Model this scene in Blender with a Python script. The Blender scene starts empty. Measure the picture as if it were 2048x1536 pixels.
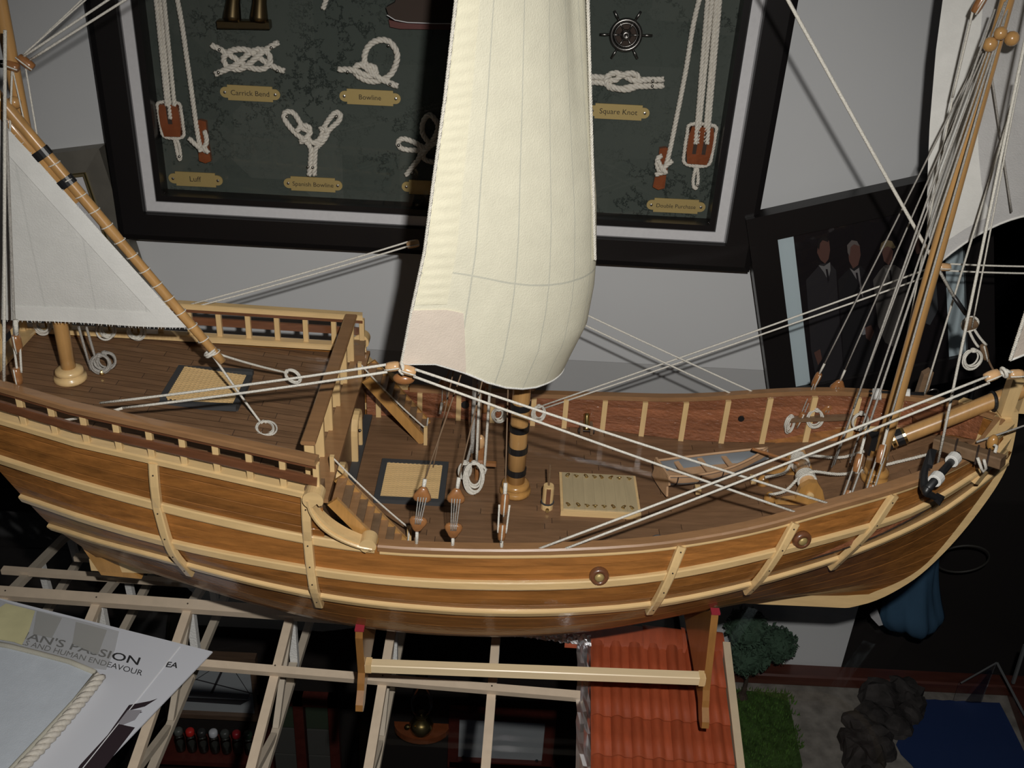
import bpy, math, random
from math import sin, cos, pi, sqrt, radians as R
from mathutils import Vector as V, Matrix, Quaternion, noise
random.seed(7)
SC = bpy.context.scene
COL = SC.collection

# ------------------------------------------------------------------ camera, world, flash, exposure
cam = bpy.data.objects.new('camera', bpy.data.cameras.new('camera')); COL.objects.link(cam)
cam.matrix_world = Matrix([[0.998541, -0.052658, -0.011982, -0.016318], [0.016039, 0.501039, -0.865276, -0.650239], [0.051568, 0.863821, 0.501152, 0.473246]] + [[0, 0, 0, 1]])
cam.data.sensor_width = 36; cam.data.lens = 2070 / 2048 * 36
cam.data.clip_start = 0.01; cam.data.clip_end = 20
SC.camera = cam
w = bpy.data.worlds.new('dark_room'); SC.world = w; w.use_nodes = True
w.node_tree.nodes['Background'].inputs[0].default_value = (0.62, 0.72, 0.9, 1)
w.node_tree.nodes['Background'].inputs[1].default_value = 0.012
# the compact camera's flash: a small lamp beside and above the lens
fl = bpy.data.lights.new('camera_flash', 'SPOT'); fl.energy = 18.5; fl.spot_size = R(104); fl.spot_blend = 0.9
fl.shadow_soft_size = 0.007; fl.color = (1.0, 0.975, 0.93)
flo = bpy.data.objects.new('camera_flash', fl); COL.objects.link(flo)
CM = cam.matrix_world
flo.matrix_world = CM @ Matrix.Translation((0.042, 0.052, 0.0)) @ Matrix.Rotation(R(-14), 4, 'X') @ Matrix.Rotation(R(1), 4, 'Y')
SC.view_settings.view_transform = 'Standard'; SC.view_settings.look = 'None'
SC.view_settings.exposure = 0.0; SC.view_settings.gamma = 1; SC.view_settings.use_curve_mapping = False

# ------------------------------------------------------------------ materials
def new_mat(name):
    m = bpy.data.materials.new(name); m.use_nodes = True
    nt = m.node_tree; return m, nt, nt.nodes['Principled BSDF']
def col4(c): return (c[0], c[1], c[2], 1)
def plain(name, c, rough=0.5, metal=0.0, spec=0.5, noise_amt=0.0, scale=200, bump=0.0, coat=0.0):
    m, nt, b = new_mat(name)
    b.inputs['Base Color'].default_value = col4(c); b.inputs['Roughness'].default_value = rough
    b.inputs['Metallic'].default_value = metal; b.inputs['Specular IOR Level'].default_value = spec
    b.inputs['Coat Weight'].default_value = coat
    if noise_amt or bump:
        tc = nt.nodes.new('ShaderNodeTexCoord'); n = nt.nodes.new('ShaderNodeTexNoise'); n.inputs['Scale'].default_value = scale; n.inputs['Detail'].default_value = 4
        nt.links.new(tc.outputs['Object'], n.inputs['Vector'])
        if noise_amt:
            r = nt.nodes.new('ShaderNodeValToRGB'); r.color_ramp.elements[0].position = .3; r.color_ramp.elements[1].position = .7
            r.color_ramp.elements[0].color = col4([v * (1 - noise_amt) for v in c]); r.color_ramp.elements[1].color = col4([min(1, v * (1 + noise_amt)) for v in c])
            nt.links.new(n.outputs['Fac'], r.inputs['Fac']); nt.links.new(r.outputs['Color'], b.inputs['Base Color'])
        if bump:
            bp = nt.nodes.new('ShaderNodeBump'); bp.inputs['Strength'].default_value = bump; bp.inputs['Distance'].default_value = 0.001
            nt.links.new(n.outputs['Fac'], bp.inputs['Height']); nt.links.new(bp.outputs['Normal'], b.inputs['Normal'])
    return m
def wood(name, c, dark=0.55, stretch=(6, 90, 90), rough=0.35, coat=0.35, vary=0.0, bump=0.15, spark=0.0, spec=0.5):
    """grain noise stretched along x; 'vary' shifts brightness from one object to the next"""
    m, nt, b = new_mat(name); L = nt.links
    tc = nt.nodes.new('ShaderNodeTexCoord'); mp = nt.nodes.new('ShaderNodeMapping'); mp.inputs['Scale'].default_value = stretch
    oi = nt.nodes.new('ShaderNodeObjectInfo'); sc_ = nt.nodes.new('ShaderNodeVectorMath'); sc_.operation = 'SCALE'; sc_.inputs['Scale'].default_value = 7.0
    cb = nt.nodes.new('ShaderNodeCombineXYZ'); L.new(oi.outputs['Random'], cb.inputs[0]); L.new(oi.outputs['Random'], cb.inputs[1])
    L.new(cb.outputs[0], sc_.inputs[0]); ad = nt.nodes.new('ShaderNodeVectorMath'); ad.operation = 'ADD'
    L.new(tc.outputs['Object'], mp.inputs['Vector']); L.new(mp.outputs[0], ad.inputs[0]); L.new(sc_.outputs[0], ad.inputs[1])
    n = nt.nodes.new('ShaderNodeTexNoise'); n.inputs['Scale'].default_value = 3.0; n.inputs['Detail'].default_value = 5; n.inputs['Roughness'].default_value = .65
    L.new(ad.outputs[0], n.inputs['Vector'])
    r = nt.nodes.new('ShaderNodeValToRGB'); r.color_ramp.elements[0].position = .3; r.color_ramp.elements[1].position = .72
    r.color_ramp.elements[0].color = col4([v * dark for v in c]); r.color_ramp.elements[1].color = col4(c)
    L.new(n.outputs['Fac'], r.inputs['Fac']); out = r.outputs['Color']
    if vary:
        mr = nt.nodes.new('ShaderNodeMapRange'); mr.inputs['To Min'].default_value = 1 - vary; mr.inputs['To Max'].default_value = 1 + vary
        L.new(oi.outputs['Random'], mr.inputs['Value']); hs = nt.nodes.new('ShaderNodeHueSaturation'); L.new(mr.outputs[0], hs.inputs['Value'])
        L.new(out, hs.inputs['Color']); out = hs.outputs['Color']
    L.new(out, b.inputs['Base Color'])
    b.inputs['Roughness'].default_value = rough; b.inputs['Coat Weight'].default_value = coat; b.inputs['Coat Roughness'].default_value = .09
    b.inputs['Specular IOR Level'].default_value = spec
    bp = nt.nodes.new('ShaderNodeBump'); bp.inputs['Strength'].default_value = bump; bp.inputs['Distance'].default_value = 0.0006
    L.new(n.outputs['Fac'], bp.inputs['Height']); last = bp
    if spark:
        n2 = nt.nodes.new('ShaderNodeTexNoise'); n2.inputs['Scale'].default_value = 420; n2.inputs['Detail'].default_value = 2
        mp2 = nt.nodes.new('ShaderNodeMapping'); mp2.inputs['Scale'].default_value = (.5, 1, 1); L.new(tc.outputs['Object'], mp2.inputs[0]); L.new(mp2.outputs[0], n2.inputs['Vector'])
        b2 = nt.nodes.new('ShaderNodeBump'); b2.inputs['Strength'].default_value = spark; b2.inputs['Distance'].default_value = 0.0015
        L.new(n2.outputs['Fac'], b2.inputs['Height']); L.new(bp.outputs['Normal'], b2.inputs['Normal']); last = b2
    L.new(last.outputs['Normal'], b.inputs['Normal']); 
    if spark: L.new(last.outputs['Normal'], b.inputs['Coat Normal'])
    return m
def cloth(name, c, scale=900, bump=0.5, trans=0.12, uvseam=None, seam_c=(.3, .33, .28), spec=0.1, stitch=None):
    m, nt, b = new_mat(name); L = nt.links
    b.inputs['Roughness'].default_value = .9; b.inputs['Specular IOR Level'].default_value = spec
    tc = nt.nodes.new('ShaderNodeTexCoord')
    n = nt.nodes.new('ShaderNodeTexNoise'); n.inputs['Scale'].default_value = 60; n.inputs['Detail'].default_value = 6; n.inputs['Roughness'].default_value = .7
    L.new(tc.outputs['Object'], n.inputs['Vector'])
    r = nt.nodes.new('ShaderNodeValToRGB'); r.color_ramp.elements[0].position = .3; r.color_ramp.elements[1].position = .75
    r.color_ramp.elements[0].color = col4([v * .88 for v in c]); r.color_ramp.elements[1].color = col4(c)
    L.new(n.outputs['Fac'], r.inputs['Fac']); out = r.outputs['Color']
    uv = nt.nodes.new('ShaderNodeUVMap'); sp = nt.nodes.new('ShaderNodeSeparateXYZ'); L.new(uv.outputs[0], sp.inputs[0])
    wv1 = nt.nodes.new('ShaderNodeTexWave'); wv1.inputs['Scale'].default_value = scale / 12; wv1.bands_direction = 'Z'; L.new(tc.outputs['Object'], wv1.inputs['Vector'])
    wv2 = nt.nodes.new('ShaderNodeTexWave'); wv2.inputs['Scale'].default_value = scale / 12; wv2.bands_direction = 'DIAGONAL'; L.new(tc.outputs['Object'], wv2.inputs['Vector'])
    n3 = nt.nodes.new('ShaderNodeTexNoise'); n3.inputs['Scale'].default_value = scale; L.new(tc.outputs['Object'], n3.inputs['Vector'])
    bp = nt.nodes.new('ShaderNodeBump'); bp.inputs['Strength'].default_value = bump; bp.inputs['Distance'].default_value = 0.0005
    L.new(n3.outputs['Fac'], bp.inputs['Height']); L.new(bp.outputs[0], b.inputs['Normal'])
    if uvseam:
        mu = nt.nodes.new('ShaderNodeMath'); mu.operation = 'MULTIPLY'; mu.inputs[1].default_value = uvseam; L.new(sp.outputs[0], mu.inputs[0])
        fr = nt.nodes.new('ShaderNodeMath'); fr.operation = 'FRACT'; L.new(mu.outputs[0], fr.inputs[0])
        lt = nt.nodes.new('ShaderNodeMath'); lt.operation = 'LESS_THAN'; lt.inputs[1].default_value = .034; L.new(fr.outputs[0], lt.inputs[0])
        fac = lt.outputs[0]
        if stitch:
            sb = nt.nodes.new('ShaderNodeMath'); sb.operation = 'SUBTRACT'; sb.inputs[1].default_value = stitch; L.new(sp.outputs[1], sb.inputs[0])
            ab = nt.nodes.new('ShaderNodeMath'); ab.operation = 'ABSOLUTE'; L.new(sb.outputs[0], ab.inputs[0])
            l2 = nt.nodes.new('ShaderNodeMath'); l2.operation = 'LESS_THAN'; l2.inputs[1].default_value = .0016; L.new(ab.outputs[0], l2.inputs[0])
            mx2 = nt.nodes.new('ShaderNodeMath'); mx2.operation = 'MAXIMUM'; L.new(fac, mx2.inputs[0]); L.new(l2.outputs[0], mx2.inputs[1]); fac = mx2.outputs[0]
        f2 = nt.nodes.new('ShaderNodeMath'); f2.operation = 'MULTIPLY'; f2.inputs[1].default_value = .45; L.new(fac, f2.inputs[0])
        mx = nt.nodes.new('ShaderNodeMix'); mx.data_type = 'RGBA'; L.new(f2.outputs[0], mx.inputs['Factor']); L.new(out, mx.inputs['A']); mx.inputs['B'].default_value = col4(seam_c); out = mx.outputs['Result']
    L.new(out, b.inputs['Base Color'])
    if trans:
        tr = nt.nodes.new('ShaderNodeBsdfTranslucent'); L.new(out, tr.inputs[0]); ms = nt.nodes.new('ShaderNodeMixShader'); ms.inputs[0].default_value = trans
        L.new(b.outputs[0], ms.inputs[1]); L.new(tr.outputs[0], ms.inputs[2]); L.new(ms.outputs[0], nt.nodes['Material Output'].inputs['Surface'])
    return m
def glass(name, tint=(1, 1, 1), refl=0.8, rough=0.02):
    m, nt, b = new_mat(name); L = nt.links
    t = nt.nodes.new('ShaderNodeBsdfTransparent'); t.inputs[0].default_value = col4(tint)
    g = nt.nodes.new('ShaderNodeBsdfGlossy'); g.inputs['Roughness'].default_value = rough
    fr = nt.nodes.new('ShaderNodeFresnel'); fr.inputs[0].default_value = 1.3
    ml = nt.nodes.new('ShaderNodeMath'); ml.operation = 'MULTIPLY'; ml.inputs[1].default_value = refl; L.new(fr.outputs[0], ml.inputs[0])
    ms = nt.nodes.new('ShaderNodeMixShader'); L.new(ml.outputs[0], ms.inputs[0])
    L.new(t.outputs[0], ms.inputs[1]); L.new(g.outputs[0], ms.inputs[2]); L.new(ms.outputs[0], nt.nodes['Material Output'].inputs['Surface'])
    return m
def chart(name):
    """dark slate sea-chart print: faint crackled coast lines and pale paper patches"""
    m, nt, b = new_mat(name); L = nt.links
    tc = nt.nodes.new('ShaderNodeTexCoord'); n = nt.nodes.new('ShaderNodeTexNoise'); n.inputs['Scale'].default_value = 34; n.inputs['Detail'].default_value = 9; n.inputs['Roughness'].default_value = .72
    L.new(tc.outputs['Object'], n.inputs['Vector'])
    s = nt.nodes.new('ShaderNodeMath'); s.operation = 'SUBTRACT'; s.inputs[1].default_value = .5; L.new(n.outputs['Fac'], s.inputs[0])
    a = nt.nodes.new('ShaderNodeMath'); a.operation = 'ABSOLUTE'; L.new(s.outputs[0], a.inputs[0])
    n2 = nt.nodes.new('ShaderNodeTexNoise'); n2.inputs['Scale'].default_value = 9; n2.inputs['Detail'].default_value = 2; L.new(tc.outputs['Object'], n2.inputs['Vector'])
    th = nt.nodes.new('ShaderNodeMapRange'); th.inputs['From Min'].default_value = .45; th.inputs['From Max'].default_value = .62; th.inputs['To Min'].default_value = .002; th.inputs['To Max'].default_value = .017
    L.new(n2.outputs['Fac'], th.inputs['Value'])
    lt = nt.nodes.new('ShaderNodeMath'); lt.operation = 'LESS_THAN'; L.new(a.outputs[0], lt.inputs[0]); L.new(th.outputs[0], lt.inputs[1])
    vo = nt.nodes.new('ShaderNodeTexVoronoi'); vo.inputs['Scale'].default_value = 11; vo.distance = 'CHEBYCHEV'; L.new(tc.outputs['Object'], vo.inputs['Vector'])
    rp = nt.nodes.new('ShaderNodeValToRGB'); rp.color_ramp.elements[0].color = (.050, .061, .053, 1); rp.color_ramp.elements[1].color = (.076, .086, .075, 1)
    L.new(vo.outputs['Color'], rp.inputs['Fac'])
    mx = nt.nodes.new('ShaderNodeMix'); mx.data_type = 'RGBA'; L.new(lt.outputs[0], mx.inputs['Factor']); L.new(rp.outputs[0], mx.inputs['A']); mx.inputs['B'].default_value = (.024, .030, .026, 1)
    L.new(mx.outputs['Result'], b.inputs['Base Color']); b.inputs['Roughness'].default_value = .8; b.inputs['Specular IOR Level'].default_value = .1
    return m

M = {}
M['hull'] = wood('mahogany_hull', (.40, .160, .038), dark=.45, stretch=(5, 60, 60), vary=.2, rough=.45, coat=.45, spark=.12, spec=.25)
M['hull_in'] = wood('red_mahogany', (.36, .135, .062), dark=.5, stretch=(5, 60, 60), vary=.12, rough=.40, coat=.6, spark=.8)
M['deck'] = wood('walnut_deck', (.245, .135, .070), dark=.62, stretch=(7, 70, 70), vary=.10, rough=.5, coat=.06, spec=.3)
M['caulk'] = plain('dark_caulking', (.035, .02, .013), .8)
M['pale'] = wood('pale_lime_wood', (.80, .555, .265), dark=.82, stretch=(7, 60, 60), rough=.3, coat=.5, bump=.08, spark=.06)
M['pale_z'] = wood('pale_lime_upright', (.80, .555, .265), dark=.84, stretch=(60, 60, 7), rough=.3, coat=.5, bump=.08)
M['orange'] = wood('honey_wood', (.56, .29, .085), dark=.7, stretch=(50, 50, 8), rough=.28, coat=.6, bump=.08)
M['cradle'] = wood('brown_cradle_wood', (.36, .165, .045), dark=.75, stretch=(50, 50, 8), rough=.3, coat=.5, bump=.06)
M['bar'] = wood('pale_planed_bar', (.86, .68, .42), dark=.9, stretch=(4, 90, 90), rough=.32, coat=.3, bump=.15)
M['mast'] = wood('mast_wood', (.58, .32, .115), dark=.72, stretch=(60, 60, 6), rough=.3, coat=.55, bump=.08)
M['rail'] = wood('brown_rail', (.36, .19, .085), dark=.7, stretch=(7, 70, 70), rough=.35, coat=.4)
M['rail_red'] = wood('red_brown_rail', (.20, .078, .034), dark=.6, stretch=(7, 70, 70), rough=.35, coat=.4)
M['walnut'] = wood('grey_walnut', (.22, .135, .075), dark=.65, stretch=(20, 40, 60), rough=.45, coat=.15)
M['black'] = plain('black_metal', (.012, .012, .013), .4)
M['blackbar'] = plain('charcoal_strip', (.05, .052, .055), .6)
M['rope'] = plain('white_cord', (.66, .63, .56), .85, spec=.15, noise_amt=.18, scale=900, bump=.5)
M['rope_grey'] = plain('grey_cord', (.36, .34, .31), .85, spec=.15, noise_amt=.25, scale=900, bump=.5)
M['rope_tan'] = plain('brown_thread', (.20, .13, .08), .8, spec=.15)
M['knotrope'] = plain('cotton_rope', (.62, .58, .51), .9, spec=.1, noise_amt=.12, scale=500)
M['block'] = wood('pulley_wood', (.36, .155, .055), dark=.75, stretch=(60, 60, 60), rough=.3, coat=.5)
M['block_pale'] = wood('pale_pulley_wood', (.68, .41, .20), dark=.8, stretch=(60, 60, 60), rough=.3, coat=.5)
M['brass'] = plain('brass', (.62, .46, .19), .28, metal=1)
M['sail'] = cloth('cream_sailcloth', (.90, .86, .68), uvseam=12.0, seam_c=(.42, .44, .40), trans=.10, stitch=.18)
M['sail_w'] = cloth('white_sailcloth', (.80, .79, .75), uvseam=9.0, seam_c=(.60, .60, .57), trans=.10)
M['sail_g'] = cloth('grey_white_sailcloth', (.62, .61, .60), trans=.08)
M['hem'] = cloth('sail_hem', (.84, .83, .79), trans=.05, bump=.25)
M['hem_cream'] = cloth('cream_hem', (.90, .85, .65), trans=.05, bump=.4)
M['patch'] = cloth('pink_patch', (.80, .69, .58), trans=.05)
M['wall'] = plain('white_wall_paint', (.55, .555, .56), .6, noise_amt=.02, scale=8, spec=.2)
M['wall_low'] = plain('grey_lower_wall', (.40, .40, .40), .6, noise_amt=.03, scale=8, spec=.2)
M['dark_wall'] = plain('dark_back_wall', (.020, .017, .016), .8, spec=.15)
M['frame_black'] = plain('black_lacquer', (.010, .0085, .0085), .32, spec=.4)
M['mat'] = plain('grey_white_mount', (.60, .59, .60), .8, noise_amt=.03, scale=300)
M['chart'] = chart('sea_chart_print')
M['paneglass'] = glass('clear_glass', refl=.8)
M['shelfglass'] = glass('antireflective_glass', refl=.14)
M['plaque'] = plain('brass_plaque', (.46, .34, .135), .45, metal=.35, spec=.5)
M['ink'] = plain('dark_engraving', (.035, .025, .015), .8)
M['inkblack'] = plain('black_print', (.02, .02, .022), .8)
M['redblock'] = wood('red_varnished_wood', (.24, .068, .025), dark=.7, stretch=(50, 50, 20), rough=.25, coat=.6)
M['pewter'] = plain('dark_pewter', (.20, .19, .18), .32, metal=1)
M['pin'] = plain('steel_pin', (.45, .43, .4), .3, metal=1)

# ------------------------------------------------------------------ mesh builder
class MB:
    def __init__(s): s.v = []; s.f = []; s.uv = None
    def add(s, vs, fs):
        o = len(s.v); s.v += [V(p) for p in vs]; s.f += [[i + o for i in f] for f in fs]; return s
    def box(s, c, size, rot=None):
        hx, hy, hz = size[0] / 2, size[1] / 2, size[2] / 2
        vs = [V((x, y, z)) for x in (-hx, hx) for y in (-hy, hy) for z in (-hz, hz)]
        if rot is not None: vs = [rot @ p for p in vs]
        c = V(c)
        return s.add([p + c for p in vs], [(0, 1, 3, 2), (4, 6, 7, 5), (0, 4, 5, 1), (2, 3, 7, 6), (0, 2, 6, 4), (1, 5, 7, 3)])
    def bar(s, a, b, wd, h, up=(0, 0, 1), bev=0.0):
        """rectangular bar from a to b: wd across, h along 'up'"""
        a, b = V(a), V(b); d = (b - a).normalized(); side = d.cross(V(up)).normalized(); u = side.cross(d)
        if bev:
            p = [(-.5 * wd + bev, -.5 * h), (.5 * wd - bev, -.5 * h), (.5 * wd, -.5 * h + bev), (.5 * wd, .5 * h - bev), (.5 * wd - bev, .5 * h), (-.5 * wd + bev, .5 * h), (-.5 * wd, .5 * h - bev), (-.5 * wd, -.5 * h + bev)]
        else: p = [(-.5 * wd, -.5 * h), (.5 * wd, -.5 * h), (.5 * wd, .5 * h), (-.5 * wd, .5 * h)]
        n = len(p); vs = [q + side * x + u * y for q in (a, b) for x, y in p]
        return s.add(vs, [tuple(range(n))[::-1], tuple(range(n, 2 * n))] + [(i, (i + 1) % n, n + (i + 1) % n, n + i) for i in range(n)])
    def tube(s, pts, r, n=6, closed=False, cap=True):
        pts = [V(p) for p in pts]; m = len(pts)
        if not hasattr(r, '__len__'): r = [r] * m
        t0 = (pts[1] - pts[0]).normalized(); nrm = t0.orthogonal().normalized(); rings = []
        for i, p in enumerate(pts):
            if closed: t = (pts[(i + 1) % m] - pts[i - 1]).normalized()
            else: t = (pts[min(i + 1, m - 1)] - pts[max(i - 1, 0)]).normalized()
            nrm = (nrm - t * nrm.dot(t)); nrm = nrm.normalized() if nrm.length > 1e-9 else t.orthogonal().normalized()
            bn = t.cross(nrm); rings.append([p + (nrm * cos(2 * pi * k / n) + bn * sin(2 * pi * k / n)) * r[i] for k in range(n)])
        vs = [q for g in rings for q in g]; fs = []
        for i in range(m if closed else m - 1):
            a, b = i * n, ((i + 1) % m) * n
            fs += [(a + k, a + (k + 1) % n, b + (k + 1) % n, b + k) for k in range(n)]
        if cap and not closed: fs += [tuple(range(n))[::-1], tuple(range((m - 1) * n, m * n))]
        return s.add(vs, fs)
    def lathe(s, prof, o, ax=(0, 0, 1), n=20):
        """profile of (radius, height) turned about an axis through o"""
        ax = V(ax).normalized(); x = ax.orthogonal().normalized(); y = ax.cross(x); o = V(o)
        vs = [o + ax * h + (x * cos(2 * pi * k / n) + y * sin(2 * pi * k / n)) * r for r, h in prof for k in range(n)]
        fs = [(i * n + k, i * n + (k + 1) % n, (i + 1) * n + (k + 1) % n, (i + 1) * n + k) for i in range(len(prof) - 1) for k in range(n)]
        fs += [tuple(range(n))[::-1], tuple(range((len(prof) - 1) * n, len(prof) * n))]
        return s.add(vs, fs)
    def prism(s, poly, depth):
        """poly: world points of one face; depth: extrusion vector"""
        n = len(poly); d = V(depth); vs = [V(p) for p in poly] + [V(p) + d for p in poly]
        return s.add(vs, [tuple(range(n))[::-1], tuple(range(n, 2 * n))] + [(i, (i + 1) % n, n + (i + 1) % n, n + i) for i in range(n)])
    def grid(s, fn, nu, nv, uv=False):
        vs = [fn(i / nu, j / nv) for j in range(nv + 1) for i in range(nu + 1)]; w_ = nu + 1
        if uv: s.uv = [(i / nu, j / nv) for j in range(nv + 1) for i in range(nu + 1)]
        return s.add(vs, [(j * w_ + i, j * w_ + i + 1, (j + 1) * w_ + i + 1, (j + 1) * w_ + i) for j in range(nv) for i in range(nu)])
    def torus(s, c, ax, r, q, n=20, m=6):
        ax = V(ax).normalized(); x = ax.orthogonal().normalized(); y = ax.cross(x); c = V(c)
        return s.tube([c + (x * cos(2 * pi * k / n) + y * sin(2 * pi * k / n)) * r for k in range(n)], q, m, closed=True)
    def ball(s, c, r, n=10, m=6, sc=(1, 1, 1)):
        c = V(c); vs = [c + V((0, 0, r * sc[2]))]
        for i in range(1, m):
            a = pi * i / m; vs += [c + V((r * sc[0] * sin(a) * cos(2 * pi * k / n), r * sc[1] * sin(a) * sin(2 * pi * k / n), r * sc[2] * cos(a))) for k in range(n)]
        vs.append(c - V((0, 0, r * sc[2]))); fs = [(0, 1 + k, 1 + (k + 1) % n) for k in range(n)]
        for i in range(m - 2): fs += [(1 + i * n + k, 1 + (i + 1) * n + k, 1 + (i + 1) * n + (k + 1) % n, 1 + i * n + (k + 1) % n) for k in range(n)]
        e = len(vs) - 1; fs += [(e, 1 + (m - 2) * n + (k + 1) % n, 1 + (m - 2) * n + k) for k in range(n)]
        return s.add(vs, fs)
    def sweep(s, pts, nrm, half, th, proud=0.0):
        """flat strip following pts: 'half' width on either side, raised th along the outward normals"""
        m = len(pts); vs = []
        for i in range(m):
            p, n = V(pts[i]), V(nrm[i]).normalized(); t = (V(pts[min(i + 1, m - 1)]) - V(pts[max(i - 1, 0)])).normalized(); u = n.cross(t).normalized()
            a = p - n * .0012; vs += [a - u * half, p + n * (th * .8) - u * half, p + n * th - u * half * .7, p + n * th + u * half * .7, p + n * (th * .8) + u * half, a + u * half]
        fs = [tuple(range(6))[::-1], tuple(range((m - 1) * 6, m * 6))]
        for i in range(m - 1): fs += [(i * 6 + k, i * 6 + (k + 1) % 6, (i + 1) * 6 + (k + 1) % 6, (i + 1) * 6 + k) for k in range(6)]
        return s.add(vs, fs)
def world_base(o):
    p = V((0, 0, 0))
    while o is not None: p = p + o.location; o = o.parent
    return p
def put(name, mb, mat, parent=None, smooth=False, at=None, kind=None, label=None):
    """one mesh object from a builder; the vertices are given in scene coordinates"""
    base = V(at) if at is not None else (world_base(parent) if parent is not None else V((0, 0, 0)))
    me = bpy.data.meshes.new(name); me.from_pydata([tuple(p - base) for p in mb.v], [], mb.f); me.materials.append(mat)
    if mb.uv:
        ul = me.uv_layers.new(name='UVMap')
        for li, lp in enumerate(me.loops): ul.data[li].uv = mb.uv[lp.vertex_index]
    me.validate()
    if smooth: me.polygons.foreach_set('use_smooth', [True] * len(me.polygons))
    o = bpy.data.objects.new(name, me); COL.objects.link(o)
    if parent is not None: o.parent = parent; o.location = base - world_base(parent)
    else: o.location = base
    if kind: o['kind'] = kind
    if label: o['label'] = label
    me.update()
    import bmesh as _b
    bm = _b.new(); bm.from_mesh(me); _b.ops.recalc_face_normals(bm, faces=bm.faces); bm.to_mesh(me); bm.free()
    return o
def thing(name, label, cat, loc=(0, 0, 0), group=None):
    o = bpy.data.objects.new(name, None); COL.objects.link(o); o.location = loc; o.empty_display_size = .01
    return tag(o, label, cat, group)
def tag(o, label, cat, group=None):
    o['label'] = label; o['category'] = cat
    if group: o['group'] = group
    return o
def struct(name, mb, mat): return put(name, mb, mat, kind='structure')
def again(o, loc, parent, rot=None):
    c = o.copy(); COL.objects.link(c); c.parent = parent; c.location = V(loc) - world_base(parent)
    if rot is not None: c.rotation_euler = rot
    return c
def spline(pts, n, closed=False):
    """Catmull-Rom through pts"""
    P = [V(p) for p in pts]; m = len(P); out = []
    segs = m if closed else m - 1
    for i in range(segs):
        if closed: a, b, c, d = P[i - 1], P[i], P[(i + 1) % m], P[(i + 2) % m]
        else: a, b, c, d = P[max(i - 1, 0)], P[i], P[i + 1], P[min(i + 2, m - 1)]
        for k in range(n):
            t = k / n; out.append(.5 * ((2 * b) + (c - a) * t + (2 * a - 5 * b + 4 * c - d) * t * t + (3 * b - a - 3 * c + d) * t ** 3))
    if not closed: out.append(P[-1])
    return out
def sagline(a, b, sag=0.0, n=10):
    a, b = V(a), V(b); return [a.lerp(b, i / n) - V((0, 0, sag * 4 * (i / n) * (1 - i / n))) for i in range(n + 1)]
def rope3(mb, pts, r, pitch=None, n=5):
    """three-strand laid rope along a dense path"""
    pts = [V(p) for p in pts]; pitch = pitch or r * 7; d = [0]
    for i in range(1, len(pts)): d.append(d[-1] + (pts[i] - pts[i - 1]).length)
    step = pitch / 9; N = max(4, int(d[-1] / step)); q = []; j = 0
    for i in range(N + 1):
        s_ = d[-1] * i / N
        while j < len(d) - 2 and d[j + 1] < s_: j += 1
        q.append(pts[j].lerp(pts[j + 1], (s_ - d[j]) / max(1e-9, d[j + 1] - d[j])))
    t0 = (q[1] - q[0]).normalized(); nr = t0.orthogonal().normalized(); fr = []
    for i in range(N + 1):
        t = (q[min(i + 1, N)] - q[max(i - 1, 0)]).normalized(); nr = (nr - t * nr.dot(t)).normalized(); fr.append((nr.copy(), t.cross(nr)))
    for k in range(3):
        mb.tube([q[i] + (fr[i][0] * cos(2 * pi * (d[-1] * i / N / pitch + k / 3)) + fr[i][1] * sin(2 * pi * (d[-1] * i / N / pitch + k / 3))) * r * .5 for i in range(N + 1)], r * .56, n)
    return mb
def text_mesh(txt, o, ux, uy, width, name, mat, parent, lift, italic=0.0, bold=0.0):
    """flat lettering on a plane: o = start of the baseline, ux along it, uy up the letters (lengths = 1 unit), width in metres"""
    cu = bpy.data.curves.new('lettering', 'FONT'); cu.body = txt; cu.shear = italic; cu.offset = bold; cu.resolution_u = 3
    ob = bpy.data.objects.new('lettering', cu); COL.objects.link(ob); bpy.context.view_layer.update()
    me0 = ob.evaluated_get(bpy.context.evaluated_depsgraph_get()).to_mesh()
    xs = [v.co.x for v in me0.vertices]; x0, x1 = min(xs), max(xs); k = width / (x1 - x0)
    mb = MB(); mb.add([V(o) + V(ux) * ((v.co.x - x0) * k) + V(uy) * (v.co.y * k) + V(lift) for v in me0.vertices], [tuple(p.vertices) for p in me0.polygons])
    COL.objects.unlink(ob); bpy.data.objects.remove(ob); bpy.data.curves.remove(cu)
    return put(name, mb, mat, parent)

# ------------------------------------------------------------------ the setting
WY = 0.235                                                    # face of the white wall
struct('wall_back', MB().box((-.405, WY + .02, .355), (1.59, .04, .728)), M['wall'])
struct('trim_1', MB().box((-.405, WY + .022, -.034), (1.59, .04, .0485)), M['wall_low'])
struct('wall_lower', MB().box((0, .40, -.62), (3.2, .03, 1.12)), M['dark_wall'])
struct('wall_far', MB().box((.6, 1.3, .1), (5, .03, 2.6)), plain('unlit_room_black', (.006, .006, .007), .9, spec=.05))  # far wall, no curtain: the unlit room's darkness is put into its near-black colour
struct('floor', MB().box((0, .2, -1.2), (5, 2.4, .03)), M['dark_wall'])

# ------------------------------------------------------------------ model ship
ship = thing('model_ship', 'varnished wooden model sailing ship with cream lateen and square sails on a wooden cradle', 'model ship', (0, 0, -.105))
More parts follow.
